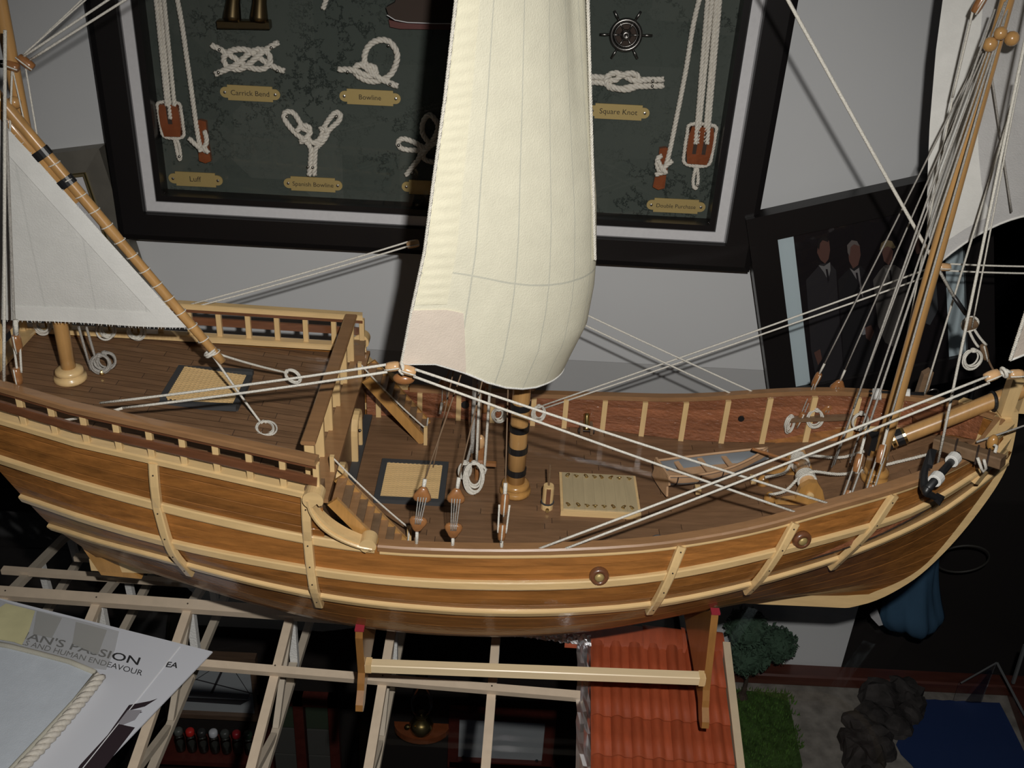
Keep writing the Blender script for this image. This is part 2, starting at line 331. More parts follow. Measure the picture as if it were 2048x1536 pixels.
# longitudinal curves of the near-side hull as (x, half breadth, z): sheer, upper wale, lower wale, bilge, keel rabbet
HC = [[(-0.3700,0.0620,0.0565),(-0.3536,0.0666,0.0548),(-0.3372,0.0711,0.0530),(-0.3208,0.0753,0.0512),(-0.3044,0.0792,0.0493),(-0.2879,0.0826,0.0471),(-0.2716,0.0855,0.0448),(-0.2551,0.0881,0.0425),(-0.2387,0.0907,0.0403),(-0.2223,0.0933,0.0384),(-0.2059,0.0958,0.0367),(-0.1895,0.0981,0.0350),(-0.1731,0.1001,0.0332),(-0.1567,0.1019,0.0314),(-0.1403,0.1035,0.0297),(-0.1239,0.1047,0.0284),(-0.1075,0.1057,0.0274),(-0.0911,0.1064,0.0269),(-0.0746,0.1067,0.0267),(-0.0582,0.1066,0.0268),(-0.0418,0.1062,0.0269),(-0.0254,0.1057,0.0271),(-0.0090,0.1052,0.0276),(0.0074,0.1046,0.0283),(0.0238,0.1039,0.0291),(0.0402,0.1029,0.0301),(0.0566,0.1018,0.0312),(0.0731,0.1005,0.0325),(0.0895,0.0989,0.0339),(0.1059,0.0967,0.0356),(0.1223,0.0942,0.0377),(0.1387,0.0917,0.0403),(0.1551,0.0892,0.0435),(0.1715,0.0865,0.0473),(0.1879,0.0833,0.0515),(0.2043,0.0799,0.0558),(0.2207,0.0764,0.0599),(0.2371,0.0724,0.0636),(0.2535,0.0680,0.0671),(0.2700,0.0625,0.0704),(0.2864,0.0560,0.0737),(0.3028,0.0481,0.0769),(0.3192,0.0389,0.0805),(0.3356,0.0251,0.0846),(0.3520,0.0040,0.0890)],
[(-0.3530,0.0550,0.0141),(-0.3368,0.0620,0.0148),(-0.3206,0.0690,0.0153),(-0.3043,0.0755,0.0154),(-0.2881,0.0809,0.0150),(-0.2719,0.0854,0.0141),(-0.2556,0.0895,0.0130),(-0.2394,0.0931,0.0119),(-0.2232,0.0964,0.0109),(-0.2069,0.0993,0.0100),(-0.1907,0.1018,0.0090),(-0.1745,0.1039,0.0080),(-0.1583,0.1057,0.0069),(-0.1421,0.1073,0.0058),(-0.1258,0.1087,0.0048),(-0.1096,0.1097,0.0039),(-0.0934,0.1105,0.0033),(-0.0771,0.1110,0.0029),(-0.0609,0.1114,0.0028),(-0.0447,0.1115,0.0029),(-0.0284,0.1115,0.0032),(-0.0122,0.1113,0.0037),(0.0040,0.1109,0.0042),(0.0202,0.1102,0.0049),(0.0365,0.1092,0.0057),(0.0527,0.1080,0.0067),(0.0689,0.1065,0.0081),(0.0851,0.1048,0.0099),(0.1014,0.1027,0.0121),(0.1176,0.1002,0.0145),(0.1338,0.0974,0.0173),(0.1500,0.0943,0.0202),(0.1663,0.0908,0.0233),(0.1825,0.0872,0.0264),(0.1987,0.0833,0.0294),(0.2150,0.0790,0.0322),(0.2312,0.0741,0.0347),(0.2474,0.0685,0.0368),(0.2636,0.0624,0.0390),(0.2799,0.0556,0.0420),(0.2961,0.0483,0.0469),(0.3123,0.0403,0.0534),(0.3286,0.0312,0.0594),(0.3448,0.0202,0.0624),(0.3610,0.0040,0.0624)],
[(-0.3460,0.0380,-0.0246),(-0.3298,0.0471,-0.0210),(-0.3137,0.0561,-0.0178),(-0.2976,0.0641,-0.0153),(-0.2814,0.0707,-0.0136),(-0.2653,0.0763,-0.0126),(-0.2491,0.0813,-0.0123),(-0.2330,0.0860,-0.0125),(-0.2168,0.0902,-0.0131),(-0.2007,0.0939,-0.0141),(-0.1845,0.0972,-0.0153),(-0.1684,0.1000,-0.0165),(-0.1522,0.1024,-0.0177),(-0.1361,0.1045,-0.0189),(-0.1199,0.1061,-0.0199),(-0.1038,0.1073,-0.0208),(-0.0876,0.1081,-0.0215),(-0.0715,0.1086,-0.0220),(-0.0553,0.1089,-0.0224),(-0.0392,0.1091,-0.0227),(-0.0231,0.1090,-0.0227),(-0.0069,0.1087,-0.0225),(0.0092,0.1081,-0.0221),(0.0254,0.1072,-0.0215),(0.0415,0.1059,-0.0208),(0.0577,0.1042,-0.0199),(0.0738,0.1022,-0.0190),(0.0900,0.0998,-0.0178),(0.1061,0.0970,-0.0164),(0.1223,0.0937,-0.0147),(0.1384,0.0899,-0.0128),(0.1546,0.0858,-0.0107),(0.1707,0.0813,-0.0085),(0.1869,0.0764,-0.0063),(0.2030,0.0710,-0.0041),(0.2192,0.0654,-0.0018),(0.2353,0.0595,0.0008),(0.2515,0.0533,0.0038),(0.2676,0.0469,0.0074),(0.2838,0.0405,0.0117),(0.2999,0.0343,0.0171),(0.3161,0.0277,0.0241),(0.3322,0.0203,0.0330),(0.3483,0.0123,0.0435),(0.3645,0.0040,0.0549)],
[(-0.3360,0.0100,-0.0714),(-0.3208,0.0178,-0.0697),(-0.3057,0.0254,-0.0683),(-0.2905,0.0318,-0.0677),(-0.2754,0.0370,-0.0678),(-0.2602,0.0415,-0.0686),(-0.2450,0.0456,-0.0696),(-0.2299,0.0497,-0.0708),(-0.2147,0.0535,-0.0719),(-0.1996,0.0570,-0.0731),(-0.1844,0.0602,-0.0742),(-0.1693,0.0631,-0.0753),(-0.1541,0.0658,-0.0763),(-0.1389,0.0682,-0.0772),(-0.1238,0.0703,-0.0779),(-0.1086,0.0723,-0.0782),(-0.0935,0.0739,-0.0782),(-0.0783,0.0753,-0.0780),(-0.0631,0.0764,-0.0777),(-0.0480,0.0771,-0.0771),(-0.0328,0.0776,-0.0765),(-0.0177,0.0778,-0.0757),(-0.0025,0.0778,-0.0748),(0.0127,0.0773,-0.0739),(0.0278,0.0763,-0.0729),(0.0430,0.0746,-0.0718),(0.0581,0.0723,-0.0708),(0.0733,0.0694,-0.0697),(0.0885,0.0661,-0.0686),(0.1036,0.0626,-0.0674),(0.1188,0.0587,-0.0664),(0.1339,0.0546,-0.0655),(0.1491,0.0503,-0.0649),(0.1643,0.0458,-0.0647),(0.1794,0.0411,-0.0646),(0.1946,0.0365,-0.0644),(0.2097,0.0324,-0.0641),(0.2249,0.0285,-0.0636),(0.2401,0.0248,-0.0628),(0.2552,0.0212,-0.0617),(0.2704,0.0175,-0.0600),(0.2855,0.0138,-0.0576),(0.3007,0.0103,-0.0542),(0.3158,0.0071,-0.0497),(0.3310,0.0040,-0.0445)],
[(-0.3340,0.0035,-0.0830),(-0.3198,0.0035,-0.0831),(-0.3055,0.0035,-0.0831),(-0.2913,0.0035,-0.0832),(-0.2771,0.0035,-0.0833),(-0.2629,0.0035,-0.0833),(-0.2486,0.0035,-0.0834),(-0.2344,0.0035,-0.0835),(-0.2202,0.0035,-0.0835),(-0.2059,0.0035,-0.0836),(-0.1917,0.0035,-0.0837),(-0.1775,0.0035,-0.0837),(-0.1633,0.0035,-0.0838),(-0.1490,0.0035,-0.0839),(-0.1348,0.0035,-0.0839),(-0.1206,0.0035,-0.0840),(-0.1064,0.0035,-0.0841),(-0.0921,0.0035,-0.0841),(-0.0779,0.0035,-0.0842),(-0.0637,0.0035,-0.0843),(-0.0495,0.0035,-0.0843),(-0.0352,0.0035,-0.0844),(-0.0210,0.0035,-0.0845),(-0.0068,0.0035,-0.0845),(0.0075,0.0035,-0.0846),(0.0217,0.0035,-0.0847),(0.0359,0.0035,-0.0847),(0.0501,0.0035,-0.0848),(0.0644,0.0035,-0.0849),(0.0786,0.0035,-0.0849),(0.0928,0.0035,-0.0850),(0.1071,0.0035,-0.0851),(0.1213,0.0035,-0.0851),(0.1355,0.0035,-0.0852),(0.1497,0.0035,-0.0853),(0.1640,0.0035,-0.0853),(0.1782,0.0035,-0.0854),(0.1924,0.0035,-0.0854),(0.2066,0.0035,-0.0855),(0.2209,0.0035,-0.0855),(0.2351,0.0035,-0.0854),(0.2493,0.0035,-0.0851),(0.2636,0.0035,-0.0842),(0.2778,0.0035,-0.0828),(0.2920,0.0035,-0.0810)]]
NS = len(HC[0])
def crom(P, t):
    """position along the girth control points, t in 0..len-1"""
    m = len(P); i = min(int(t), m - 2); u = t - i
    a, b, c, d = P[max(i - 1, 0)], P[i], P[i + 1], P[min(i + 2, m - 1)]
    if i == 0: a = b * 2 - c
    return .5 * ((2 * b) + (c - a) * u + (2 * a - 5 * b + 4 * c - d) * u * u + (3 * b - a - 3 * c + d) * u ** 3)
def hullp(s, t, side=-1):
    f = s * (NS - 1); i = min(int(f), NS - 2); u = f - i
    P = [V(c[i]).lerp(V(c[i + 1]), u) for c in HC]
    p = crom(P, t); return V((p.x, side * max(p.y, .0035), p.z))
def hulln(s, t, side=-1):
    e = .004; a = hullp(min(s + e, 1), t, side) - hullp(max(s - e, 0), t, side); b = hullp(s, min(t + .03, 4), side) - hullp(s, max(t - .03, 0), side)
    n = a.cross(b)
    if n.y * side < 0: n = -n
    return n.normalized() if n.length > 1e-12 else V((0, side, 0))
def s_at_x(x, t):
    lo, hi = 0., 1.
    for _ in range(24):
        mid = (lo + hi) / 2
        if hullp(mid, t).x < x: lo = mid
        else: hi = mid
    return lo
hull = put('hull', MB().grid(lambda u, v: hullp(u, v * 4, -1) - hulln(u, v * 4, -1) * .0009, 40, 16).grid(lambda u, v: hullp(u, v * 4, 1) - hulln(u, v * 4, 1) * .0009, 40, 16), M['hull'], ship, True)
# planking: strakes between girth positions, one mesh each
TS = [0, .22, .45, .68, 1.0, 1.27, 1.53, 1.78, 2.0, 2.22, 2.45, 2.68, 2.9, 3.12, 3.36, 3.64, 4.0]
for side in (-1, 1):
    for a, b in zip(TS[:-1], TS[1:]):
        if side == 1 and a >= 2: continue
        m = MB(); g = .006
        tt = [a + g * .2, a + g, (a + b) / 2, b - g, b - g * .2]; dn = [-.0003, 0, 0, 0, -.0003]
        m.grid(lambda u, v: hullp(u, tt[1 + int(round(v * 2))], side), 44, 2)
        for i0 in (0, 3): m.grid(lambda u, v: hullp(u, tt[i0 + int(round(v))], side) + hulln(u, tt[i0 + int(round(v))], side) * dn[i0 + int(round(v))], 44, 1)
        put('plank', m, M['hull'], hull, True)
# sides of the quarterdeck, above the main sheer
QS = lambda x: (-.06 * 0 + (.1021 + (x + .1412) * .155 if x > -.296 else .0777 + (x + .296) * .22))      # half breadth of the quarterdeck side
QZ = lambda x: .0655 + (-.1412 - x) * .0936 + max(0, -.296 - x) * .03                                       # its upper edge
def quarter(u, v, side):
    x0, x1 = -.385, -.128
    x = x0 + (x1 - x0) * u; s = s_at_x(max(x, -.3695), 0); p = hullp(s, 0, side); p.x = x
    q = V((x, side * QS(x), QZ(x))); r = p.lerp(q, v); r.y += side * .0015 * sin(pi * v); return r
put('quarter_side', MB().grid(lambda u, v: quarter(u, v, -1) + V((0, .0009, 0)), 16, 3).grid(lambda u, v: quarter(u, v, 1) - V((0, .0009, 0)), 16, 3), M['hull'], ship, True)
qs = COL.objects['quarter_side']
for side in (-1, 1):
    for k in range(4):
        m = MB(); a, b = k / 4, (k + 1) / 4; tt = [a + .003, a + .015, b - .015, b - .003]; dn = [-.0004, 0, 0, -.0004]
        for i0 in (0, 1, 2): m.grid(lambda u, v: quarter(u, tt[i0 + int(round(v))], side) + V((0, side * dn[i0 + int(round(v))], 0)), 20, 1)
        put('plank', m, M['hull'], qs, True)
# transom
tp = [hullp(0, t, -1) for t in (0, .5, 1, 1.5, 2, 2.5, 3, 3.5, 4)]; tq = [V((p.x, -p.y, p.z)) for p in tp[::-1]]
put('transom', MB().add([quarter(0, 1, -1)] + tp + tq + [quarter(0, 1, 1)], [tuple(range(20))]), M['hull'], ship)
# wales, cap rails, and vertical riders
def strip(name, s0, s1, t, half, th, mat, side=-1, n=60, parent=ship):
    ss = [s0 + (s1 - s0) * i / n for i in range(n + 1)]
    return put(name, MB().sweep([hullp(s, t, side) for s in ss], [hulln(s, t, side) for s in ss], half, th), mat, parent)
for side in (-1, 1):
    strip('wale', 0, 1, 1.0, .0033, .0030, M['pale'], side)
    strip('wale', 0, 1, 2.0, .0032, .0030, M['pale'], side)
    strip('wale', 0, s_at_x(-.094, 0), 0.02, .0034, .0030, M['pale'], side, 30)
    # cap rail of the main bulwark
    sA = s_at_x(-.092, 0); ss = [sA + (1 - sA) * i / 50 for i in range(51)]
    pts = [hullp(s, 0, side) for s in ss]
    m = MB(); vs = []
    for i, p in enumerate(pts):
        t = (pts[min(i + 1, 50)] - pts[max(i - 1, 0)]); t.z = 0; n = V((-t.y, t.x, 0)).normalized() * (1 if side == 1 else -1)
        o_, in_ = p + n * .0022, p - n * .0058
        if in_.y * side < 0: in_.y = 0
        vs += [in_ + V((0, 0, -.0016)), o_ + V((0, 0, -.0022)), o_ + V((0, 0, .0012)), o_ - n * .0012 + V((0, 0, .0024)), in_ + V((0, 0, .0024))]
    fs = [(i * 5 + k, i * 5 + (k + 1) % 5, (i + 1) * 5 + (k + 1) % 5, (i + 1) * 5 + k) for i in range(50) for k in range(5)]
    put('cap_rail', m.add(vs, fs + [(0, 1, 2, 3, 4)]), M['rail'], ship)
    # pale strake just under the cap rail
    strip('rubbing_strip', sA, 1, .10, .0024, .0016, M['pale'], side)
def rider(x_top, x_bot, t0, t1, top=None, side=-1):
    n = 14; pts = []; nr = []
    for i in range(n + 1):
        k = i / n; t = t0 + (t1 - t0) * k; x = x_top + (x_bot - x_top) * k; s = s_at_x(x, t); pts.append(hullp(s, t, side) + hulln(s, t, side) * .0018); nr.append(hulln(s, t, side))
    if top is not None:
        xs = [x_top + (x_top - x_bot) * 0.0 for _ in range(4)]
        for k in (.25, .5, .75, .98):
            u = (x_top + .385) / .257; p = quarter(u, k, side); p.y += side * .002; pts.insert(0, p); nr.insert(0, V((0, side, .1)))
    m = MB().sweep(pts, nr, .0030, .0030)
    o = put('rider', m, M['pale_z'], ship)
    nails = MB()
    for i in range(1, len(pts), 4): nails.lathe([(.0006, 0), (.0006, .0004)], pts[i] + V(nr[i]).normalized() * .0029, nr[i], 8)
    put('nail', nails, M['ink'], o)
for side in (-1, 1):
    rider(-.2415, -.229, 0, 2.22, True, side); rider(-.1385, -.134, 0, 2.22, True, side)
    for xt, xb in ((.112, .0975), (.189, .1685), (.258, .2335)): rider(xt, xb, .12, 2.2, None, side)
# keel, stem, sternpost, rudder heel
st = spline([(-.340, 0, -.094), (0, 0, -.094), (.24, 0, -.0935), (.286, 0, -.090), (.318, 0, -.066), (.3385, 0, -.033), (.3545, 0, .008), (.3635, 0, .047), (.3610, 0, .082), (.358, 0, .097)], 6)
nn = []
for i in range(len(st)):
    t = (st[min(i + 1, len(st) - 1)] - st[max(i - 1, 0)]).normalized(); nn.append(V((t.z, 0, -t.x)))
m = MB(); vs = []
for p, n in zip(st, nn): vs += [p + n * .0035 + V((0, -.0034, 0)), p + n * .0035 + V((0, .0034, 0)), p - n * .0085 + V((0, .0034, 0)), p - n * .0085 + V((0, -.0034, 0))]
fs = [(i * 4 + k, i * 4 + (k + 1) % 4, (i + 1) * 4 + (k + 1) % 4, (i + 1) * 4 + k) for i in range(len(st) - 1) for k in range(4)]
put('keel_and_stem', m.add(vs, fs + [(0, 1, 2, 3), tuple(range(len(vs) - 4, len(vs)))]), M['pale'], ship)
put('sternpost', MB().prism([(-.334, -.0035, -.098), (-.315, -.0035, -.098), (-.318, -.0035, -.08), (-.345, -.0035, -.062), (-.372, -.0035, .03), (-.384, -.0035, .03)], (0, .007, 0)), M['orange'], ship)
put('rudder', MB().prism([(-0.3408,-0.0030,-0.0769), (-0.3328,-0.0030,-0.1019), (-0.3002,-0.0030,-0.1040), (-0.3077,-0.0030,-0.0965), (-0.3164,-0.0030,-0.0799)], (0, .006, 0)), M['orange'], ship)
# stem head posts and breasthook at the bow
put('stem_head', MB().box((.3535, 0, .109), (.0085, .0085, .030)), M['pale_z'], ship)
put('stem_head', MB().box((.3715, .010, .106), (.009, .009, .030)), M['pale_z'], ship)
put('breasthook', MB().prism([(.358, -.010, .0885), (.358, .010, .0885), (.336, .030, .0855), (.331, .026, .0850), (.350, .004, .0885), (.350, -.004, .0885), (.331, -.026, .0850), (.336, -.030, .0855)], (0, 0, .003)), M['pale'], ship)
put('bow_cheek', MB().prism([(.3585, -.004, .078), (.3575, -.004, .068), (.332, -.029, .052), (.326, -.034, .056)], (.002, -.004, 0)), M['pale'], ship)

# inside of the bulwarks
def zd(x):  # main deck height at the side
    return 0 if x < .12 else (x - .12) ** 2 * 1.32 if x < .3 else .0428 + (x - .3) * .47
def wid(x): # inner half breadth at the bulwark
    s = s_at_x(x, 0); return max(.0005, hullp(s, 0, 1).y - .0042)
def inner(u, v, side):
    x = -.128 + (.3445 + .128) * u; s = s_at_x(x, 0); zt = hullp(s, 0, 1).z - .001; return V((x, side * wid(x), zd(x) + (zt - zd(x)) * v))
lining = {}
for side in (-1, 1):
    lin = put('bulwark', MB().grid(lambda u, v: inner(u, v, side) + V((0, side * .0005, 0)), 40, 2), M['hull_in'], ship, True)
    lining[side] = lin
    for k in range(4):
        a, b = k / 4 + .004, (k + 1) / 4 - .004
        put('plank', MB().grid(lambda u, v: inner(u, a + (b - a) * v, side) + V((0, -side * (.0002 if 0 < v < 1 else 0), 0)), 44, 2), M['hull_in'], lin, True)
    for px in (-.118, -.083, -.05, -.021, .0135, .0405, .073, .106, .139, .172, .204, .237, .268, .296):
        m = MB(); w_ = .0021
        q = [inner((px + d + .128) / .4725, v, side) for d in (-w_, w_) for v in (0, .96)]
        d = V((0, -side * .0028, 0)); m.add([q[0], q[2], q[3], q[1]] + [q[0] + d, q[2] + d, q[3] + d, q[1] + d], [(0, 1, 2, 3), (4, 5, 6, 7), (0, 1, 5, 4), (1, 2, 6, 5), (2, 3, 7, 6), (3, 0, 4, 7)])
        put('timber', m, M['pale_z'], lin)
put('oar_hole', MB().lathe([(.0026, 0), (.0026, .001)], inner((.1845 + .128) / .4725, .55, 1) - V((0, .001, 0)), (0, -1, 0), 12), M['black'], ship)
put('oar_hole', MB().lathe([(.0035, 0), (.0035, .001)], inner((-.0445 + .128) / .4725, .6, 1) - V((0, .001, 0)), (0, -1, 0), 12), M['black'], ship)
# decks, plank by plank
deck = put('main_deck', MB().grid(lambda u, v: V((-.131 + .476 * u, (v * 2 - 1) * (wid(-.131 + .476 * u) + .001), zd(-.131 + .476 * u) - .0012)), 40, 6), M['caulk'], ship)
PWD = .0072; row = 0; y = -.1080
while y < .108:
    cuts = [-.131]; x = -.131 - .05 * ((row * 0.37) % 1)
    while x < .345:
        x += .085 + .012 * ((row * 7) % 3)
        if x < .34: cuts.append(x)
    cuts = [c for c in cuts if c >= -.131] + [.3445]
    for a, b in zip(cuts[:-1], cuts[1:]):
        ya, yb = y + .00022, y + PWD - .00022; m = MB(); nn_ = max(2, int((b - a) / .02)); ok = False; vs = []
        for i in range(nn_ + 1):
            xx = a + .0002 + (b - a - .0004) * i / nn_; W_ = wid(xx); p, q = max(-W_, min(W_, ya)), max(-W_, min(W_, yb))
            if q - p > 1e-5: ok = True
            vs += [V((xx, p, zd(xx))), V((xx, q, zd(xx))), V((xx, p, zd(xx) - .001)), V((xx, q, zd(xx) - .001))]
        if ok:
            fs = [f for i in range(nn_) for f in ((i * 4, i * 4 + 1, i * 4 + 5, i * 4 + 4), (i * 4, i * 4 + 4, i * 4 + 6, i * 4 + 2), (i * 4 + 1, i * 4 + 3, i * 4 + 7, i * 4 + 5))] + [(0, 2, 3, 1), (nn_ * 4, nn_ * 4 + 1, nn_ * 4 + 3, nn_ * 4 + 2)]
            put('plank', m.add(vs, fs), M['deck'], deck)
    y += PWD; row += 1
zq = lambda x: .0605 - .107 * (x + .146)
qdeck = put('quarterdeck', MB().grid(lambda u, v: V((-.384 + .256 * u, (v * 2 - 1) * (QS(-.384 + .256 * u) - .002), zq(-.384 + .256 * u) - .0012)), 14, 6), M['caulk'], ship)
y = -.1056; row = 0
while y < .104:
    cuts = [-.384] + [c for c in (-.384 + .07 + .06 * ((row * .618) % 1), -.384 + .165 + .05 * ((row * .37) % 1)) if c < -.14] + [-.1285]
    for a, b in zip(cuts[:-1], cuts[1:]):
        m = MB(); vs = []; ok = False; nn_ = 5
        for i in range(nn_ + 1):
            xx = a + .0002 + (b - a - .0004) * i / nn_; W_ = QS(xx) - .003; p, q = max(-W_, min(W_, y + .00018)), max(-W_, min(W_, y + PWD - .00018))
            if q - p > 1e-5: ok = True
            vs += [V((xx, p, zq(xx))), V((xx, q, zq(xx)))]
        if ok: put('plank', m.add(vs, [(i * 2, i * 2 + 1, i * 2 + 3, i * 2 + 2) for i in range(nn_)]), M['deck'], qdeck)
    y += PWD; row += 1
# quarterdeck railings: base strip, balusters, middle and top rails
def qrail(side):
    rl = put('quarter_railing', MB().sweep([V((x, side * (QS(x) - .0014), QZ(x) - .0002)) for x in [-.384 + .0128 * i for i in range(21)]], [(0, 0, 1)] * 21, .0052, .0030), M['pale'], ship)
    xs = [-.384 + .0128 * i for i in range(20)] + [-.1305]
    top = [V((x, side * QS(x), QZ(x) + .0275 + (-.1348 - x) * -.002)) for x in xs]
    put('rail_cap', MB().sweep(top, [(0, 0, 1)] * 21, .0044, .0028), M['rail'] if side < 0 else M['pale'], rl)
    put('cap_moulding', MB().sweep([p + V((0, -side * .0002, -.0034)) for p in top], [(0, 0, 1)] * 21, .0026, .0030), M['rail_red'], rl)
    mid = [V((x, side * QS(x), QZ(x) + .0132)) for x in xs]
    m = MB(); 
    put('middle_rail', m.sweep([p + V((0, side * .0022, 0)) for p in mid], [(0, side, 0)] * 21, .0032, .0012), M['rail_red'], rl)
    x = -.3765
    while x < -.130:
        a = V((x, side * QS(x), QZ(x) + .002)); put('baluster', MB().bar(a, a + V((0, 0, .0238)), .0042, .0042, (0, 1, 0), .0004), M['pale_z'], rl)
        x += .0223
    return rl
for side in (-1, 1): qrail(side)
# stern rail across the after end
sr = put('stern_railing', MB().bar((-.383, -.055, .121), (-.383, .055, .121), .008, .0028), M['rail'], ship)
put('middle_rail', MB().bar((-.383, -.055, .106), (-.383, .055, .106), .002, .0064), M['rail_red'], sr)
put('base_strip', MB().bar((-.381, -.056, .0905), (-.381, .056, .0905), .012, .003), M['pale'], sr)
for yy in (-.05, -.028, -.006, .016, .038, .052): put('baluster', MB().bar((-.383, yy, .092), (-.383, yy, .12), .0042, .0042, (0, 1, 0)), M['pale_z'], sr)
# bulkhead under the break of the quarterdeck, its doors, and the break railing
bk = put('bulkhead', MB().box((-.1315, 0, .028), (.003, .206, .060)), M['deck'], ship)
put('sill_strip', MB().box((-.1275, 0, .0012), (.0085, .196, .0025)), M['blackbar'], bk)
for yc in (-.0335, .041):
    d = MB(); pts = [V((-.1292, yc - .012, .002)), V((-.1292, yc - .012, .026))] + [V((-.1292, yc - .012 * cos(a), .026 + .013 * sin(a))) for a in [pi * k / 10 for k in range(1, 10)]] + [V((-.1292, yc + .012, .026)), V((-.1292, yc + .012, .002))]
    dr = put('door', MB().prism([p + V((.0003, 0, 0)) for p in pts], (.0012, 0, 0)), M['rail_red'], bk)
    put('door_frame', MB().sweep(pts, [(1, 0, 0)] * len(pts), .0022, .0042), M['pale_z'], bk)
    hg = MB()
    for z_ in (.010, .027): hg.box((-.1268, yc - .0075, z_), (.0012, .006, .0016))
    hg.ball((-.1265, yc + .0075, .018), .0014, 8, 5); put('door_fitting', hg, M['pewter'], bk)
put('deck_beam', MB().box((-.1315, 0, .0600), (.0135, .205, .0034)), M['rail'], ship)
brr = put('break_railing', MB().bar((-.1385, -.0905, .0965), (-.1385, .0960, .0965), .0098, .0030, (0, 0, 1), .0008), M['rail'], ship)
for yy in (-.086, -.052, -.018, .016, .050, .086): put('post', MB().bar((-.1385, yy, .0605), (-.1385, yy, .0955), .0052, .0066, (1, 0, 0), .0005), M['pale_z'], brr)
# quarter scrolls at the break, both sides
def scroll(side):
    yb = side * .1075
    P = spline([(-.1370, yb, .0660), (-.1350, yb, .0560), (-.1285, yb, .0450), (-.1185, yb, .0365), (-.1060, yb, .0305), (-.0960, yb, .0285)], 6)
    up = [p + V((.0036 * sin(pi * min(1, i / 30)), 0, .0044)) for i, p in enumerate(P)]
    sc_ = put('scroll_bracket', MB().prism([p + V((0, -side * .004, 0)) for p in P] + [p + V((0, -side * .004, 0)) for p in up[::-1]], (0, side * .0085, 0)), M['pale'], ship)
    put('scroll_moulding', MB().tube([p + V((.001, side * .005, .0012)) for p in P], .0014, 6), M['pale'], sc_)
    def volute(c, r, name):
        a0 = [V(c) + V((r * cos(t), 0, r * sin(t))) for t in [k * pi / 12 for k in range(-2, 17)]]
        hook = a0 + [V(c) + V((-r * .25, 0, -r * .95)), V(c) + V((r * .38, 0, -r * .35)), V(c) + V((r * .55, 0, -r * .62))]
        put(name, MB().prism([p + V((0, -side * .0048, 0)) for p in hook], (0, side * .0105, 0)), M['pale'], sc_)
    volute((-.1325, yb, .0690 if side > 0 else .0675), .0068, 'volute'); volute((-.0978, yb, .0322), .0056, 'volute')
for side in (-1, 1): scroll(side)
# stairs
def stairs(yc, side):
    a, b = V((-.1225, 0, .058)), V((-.0760, 0, .0012)); wd = .0135
    lad = put('stairway', MB().bar(a + V((0, yc - wd, 0)), b + V((0, yc - wd, 0)), .0028, .0082, (0, 0, 1)), M['orange'], ship)
    put('stringer', MB().bar(a + V((0, yc + wd, 0)), b + V((0, yc + wd, 0)), .0028, .0082, (0, 0, 1)), M['orange'], lad)
    n = 10; d = (b - a)
    for i in range(n):
        p = a + d * ((i + .4) / n); put('tread', MB().box((p.x + .001, yc, p.z + .002), (.0064, 2 * wd - .001, .0016)), M['walnut'] if i % 2 else M['rail'], lad)
    put('riser_board', MB().bar(a + V((-.0015, yc, -.0035)), b + V((-.0015, yc, -.0035)), 2 * wd, .0012, (0, 0, 1)), M['rail_red'], lad)
    for p, hh in ((V((-.127, yc - side * .0155, .058)), .016), (V((-.0745, yc - side * .0155, 0)), .017)): put('newel_post', MB().bar(p, p + V((0, 0, hh)), .003, .003, (0, 1, 0)), M['pale_z'], lad)
    put('hand_rope', MB().tube(sagline((-.127, yc - side * .0155, .073), (-.0745, yc - side * .0155, .0155), .002) + sagline((-.0745, yc - side * .0155, .0155), (-.0745, yc + side * .006, .012), .003, 5)[1:], .0006, 5), M['rope'], lad)
stairs(-.0860, -1); stairs(.0760, 1)
# hatch gratings
def grating(parent_z, c, sx, sy, nx, ny, tilt=0.0):
    x, y_ = c; z = parent_z
    m = MB()
    for dx, dy, lx, ly in ((0, sy / 2 + .0022, sx + .009, .0045), (0, -sy / 2 - .0022, sx + .009, .0045), (sx / 2 + .0022, 0, .0045, sy), (-sx / 2 - .0022, 0, .0045, sy)): m.box((x + dx, y_ + dy, z(x + dx) + .0016), (lx, ly, .0040))
    h = put('hatch', m, M['blackbar'], ship)
    g = MB()
    for i in range(nx): xx = x - sx / 2 + sx * (i + .5) / nx; g.box((xx, y_, z(xx) + .0018), (sx / nx * .44, sy, .0026))
    for j in range(ny): yy = y_ - sy / 2 + sy * (j + .5) / ny; g.add(*(lambda q: (q.v, q.f))(MB().bar((x - sx / 2, yy, z(x - sx / 2) + .0027), (x + sx / 2, yy, z(x + sx / 2) + .0027), sy / ny * .40, .0012)))
    put('lattice', g, M['pale'], h, kind='stuff')
    put('hatch_floor', MB().bar((x - sx / 2, y_, z(x - sx / 2) + .0004), (x + sx / 2, y_, z(x + sx / 2) + .0004), sy, .0004), M['caulk'], h)
put('corner_block', MB().box((-.1335, -.0995, .0640), (.0110, .0120, .0150)), M['walnut'], ship); put('corner_block', MB().box((-.1335, .0995, .0640), (.0110, .0120, .0150)), M['walnut'], ship)
grating(zd, (-.0800, .0048), .0440, .0455, 13, 18)
grating(zq, (-.2340, .0140), .0470, .0470, 15, 18)
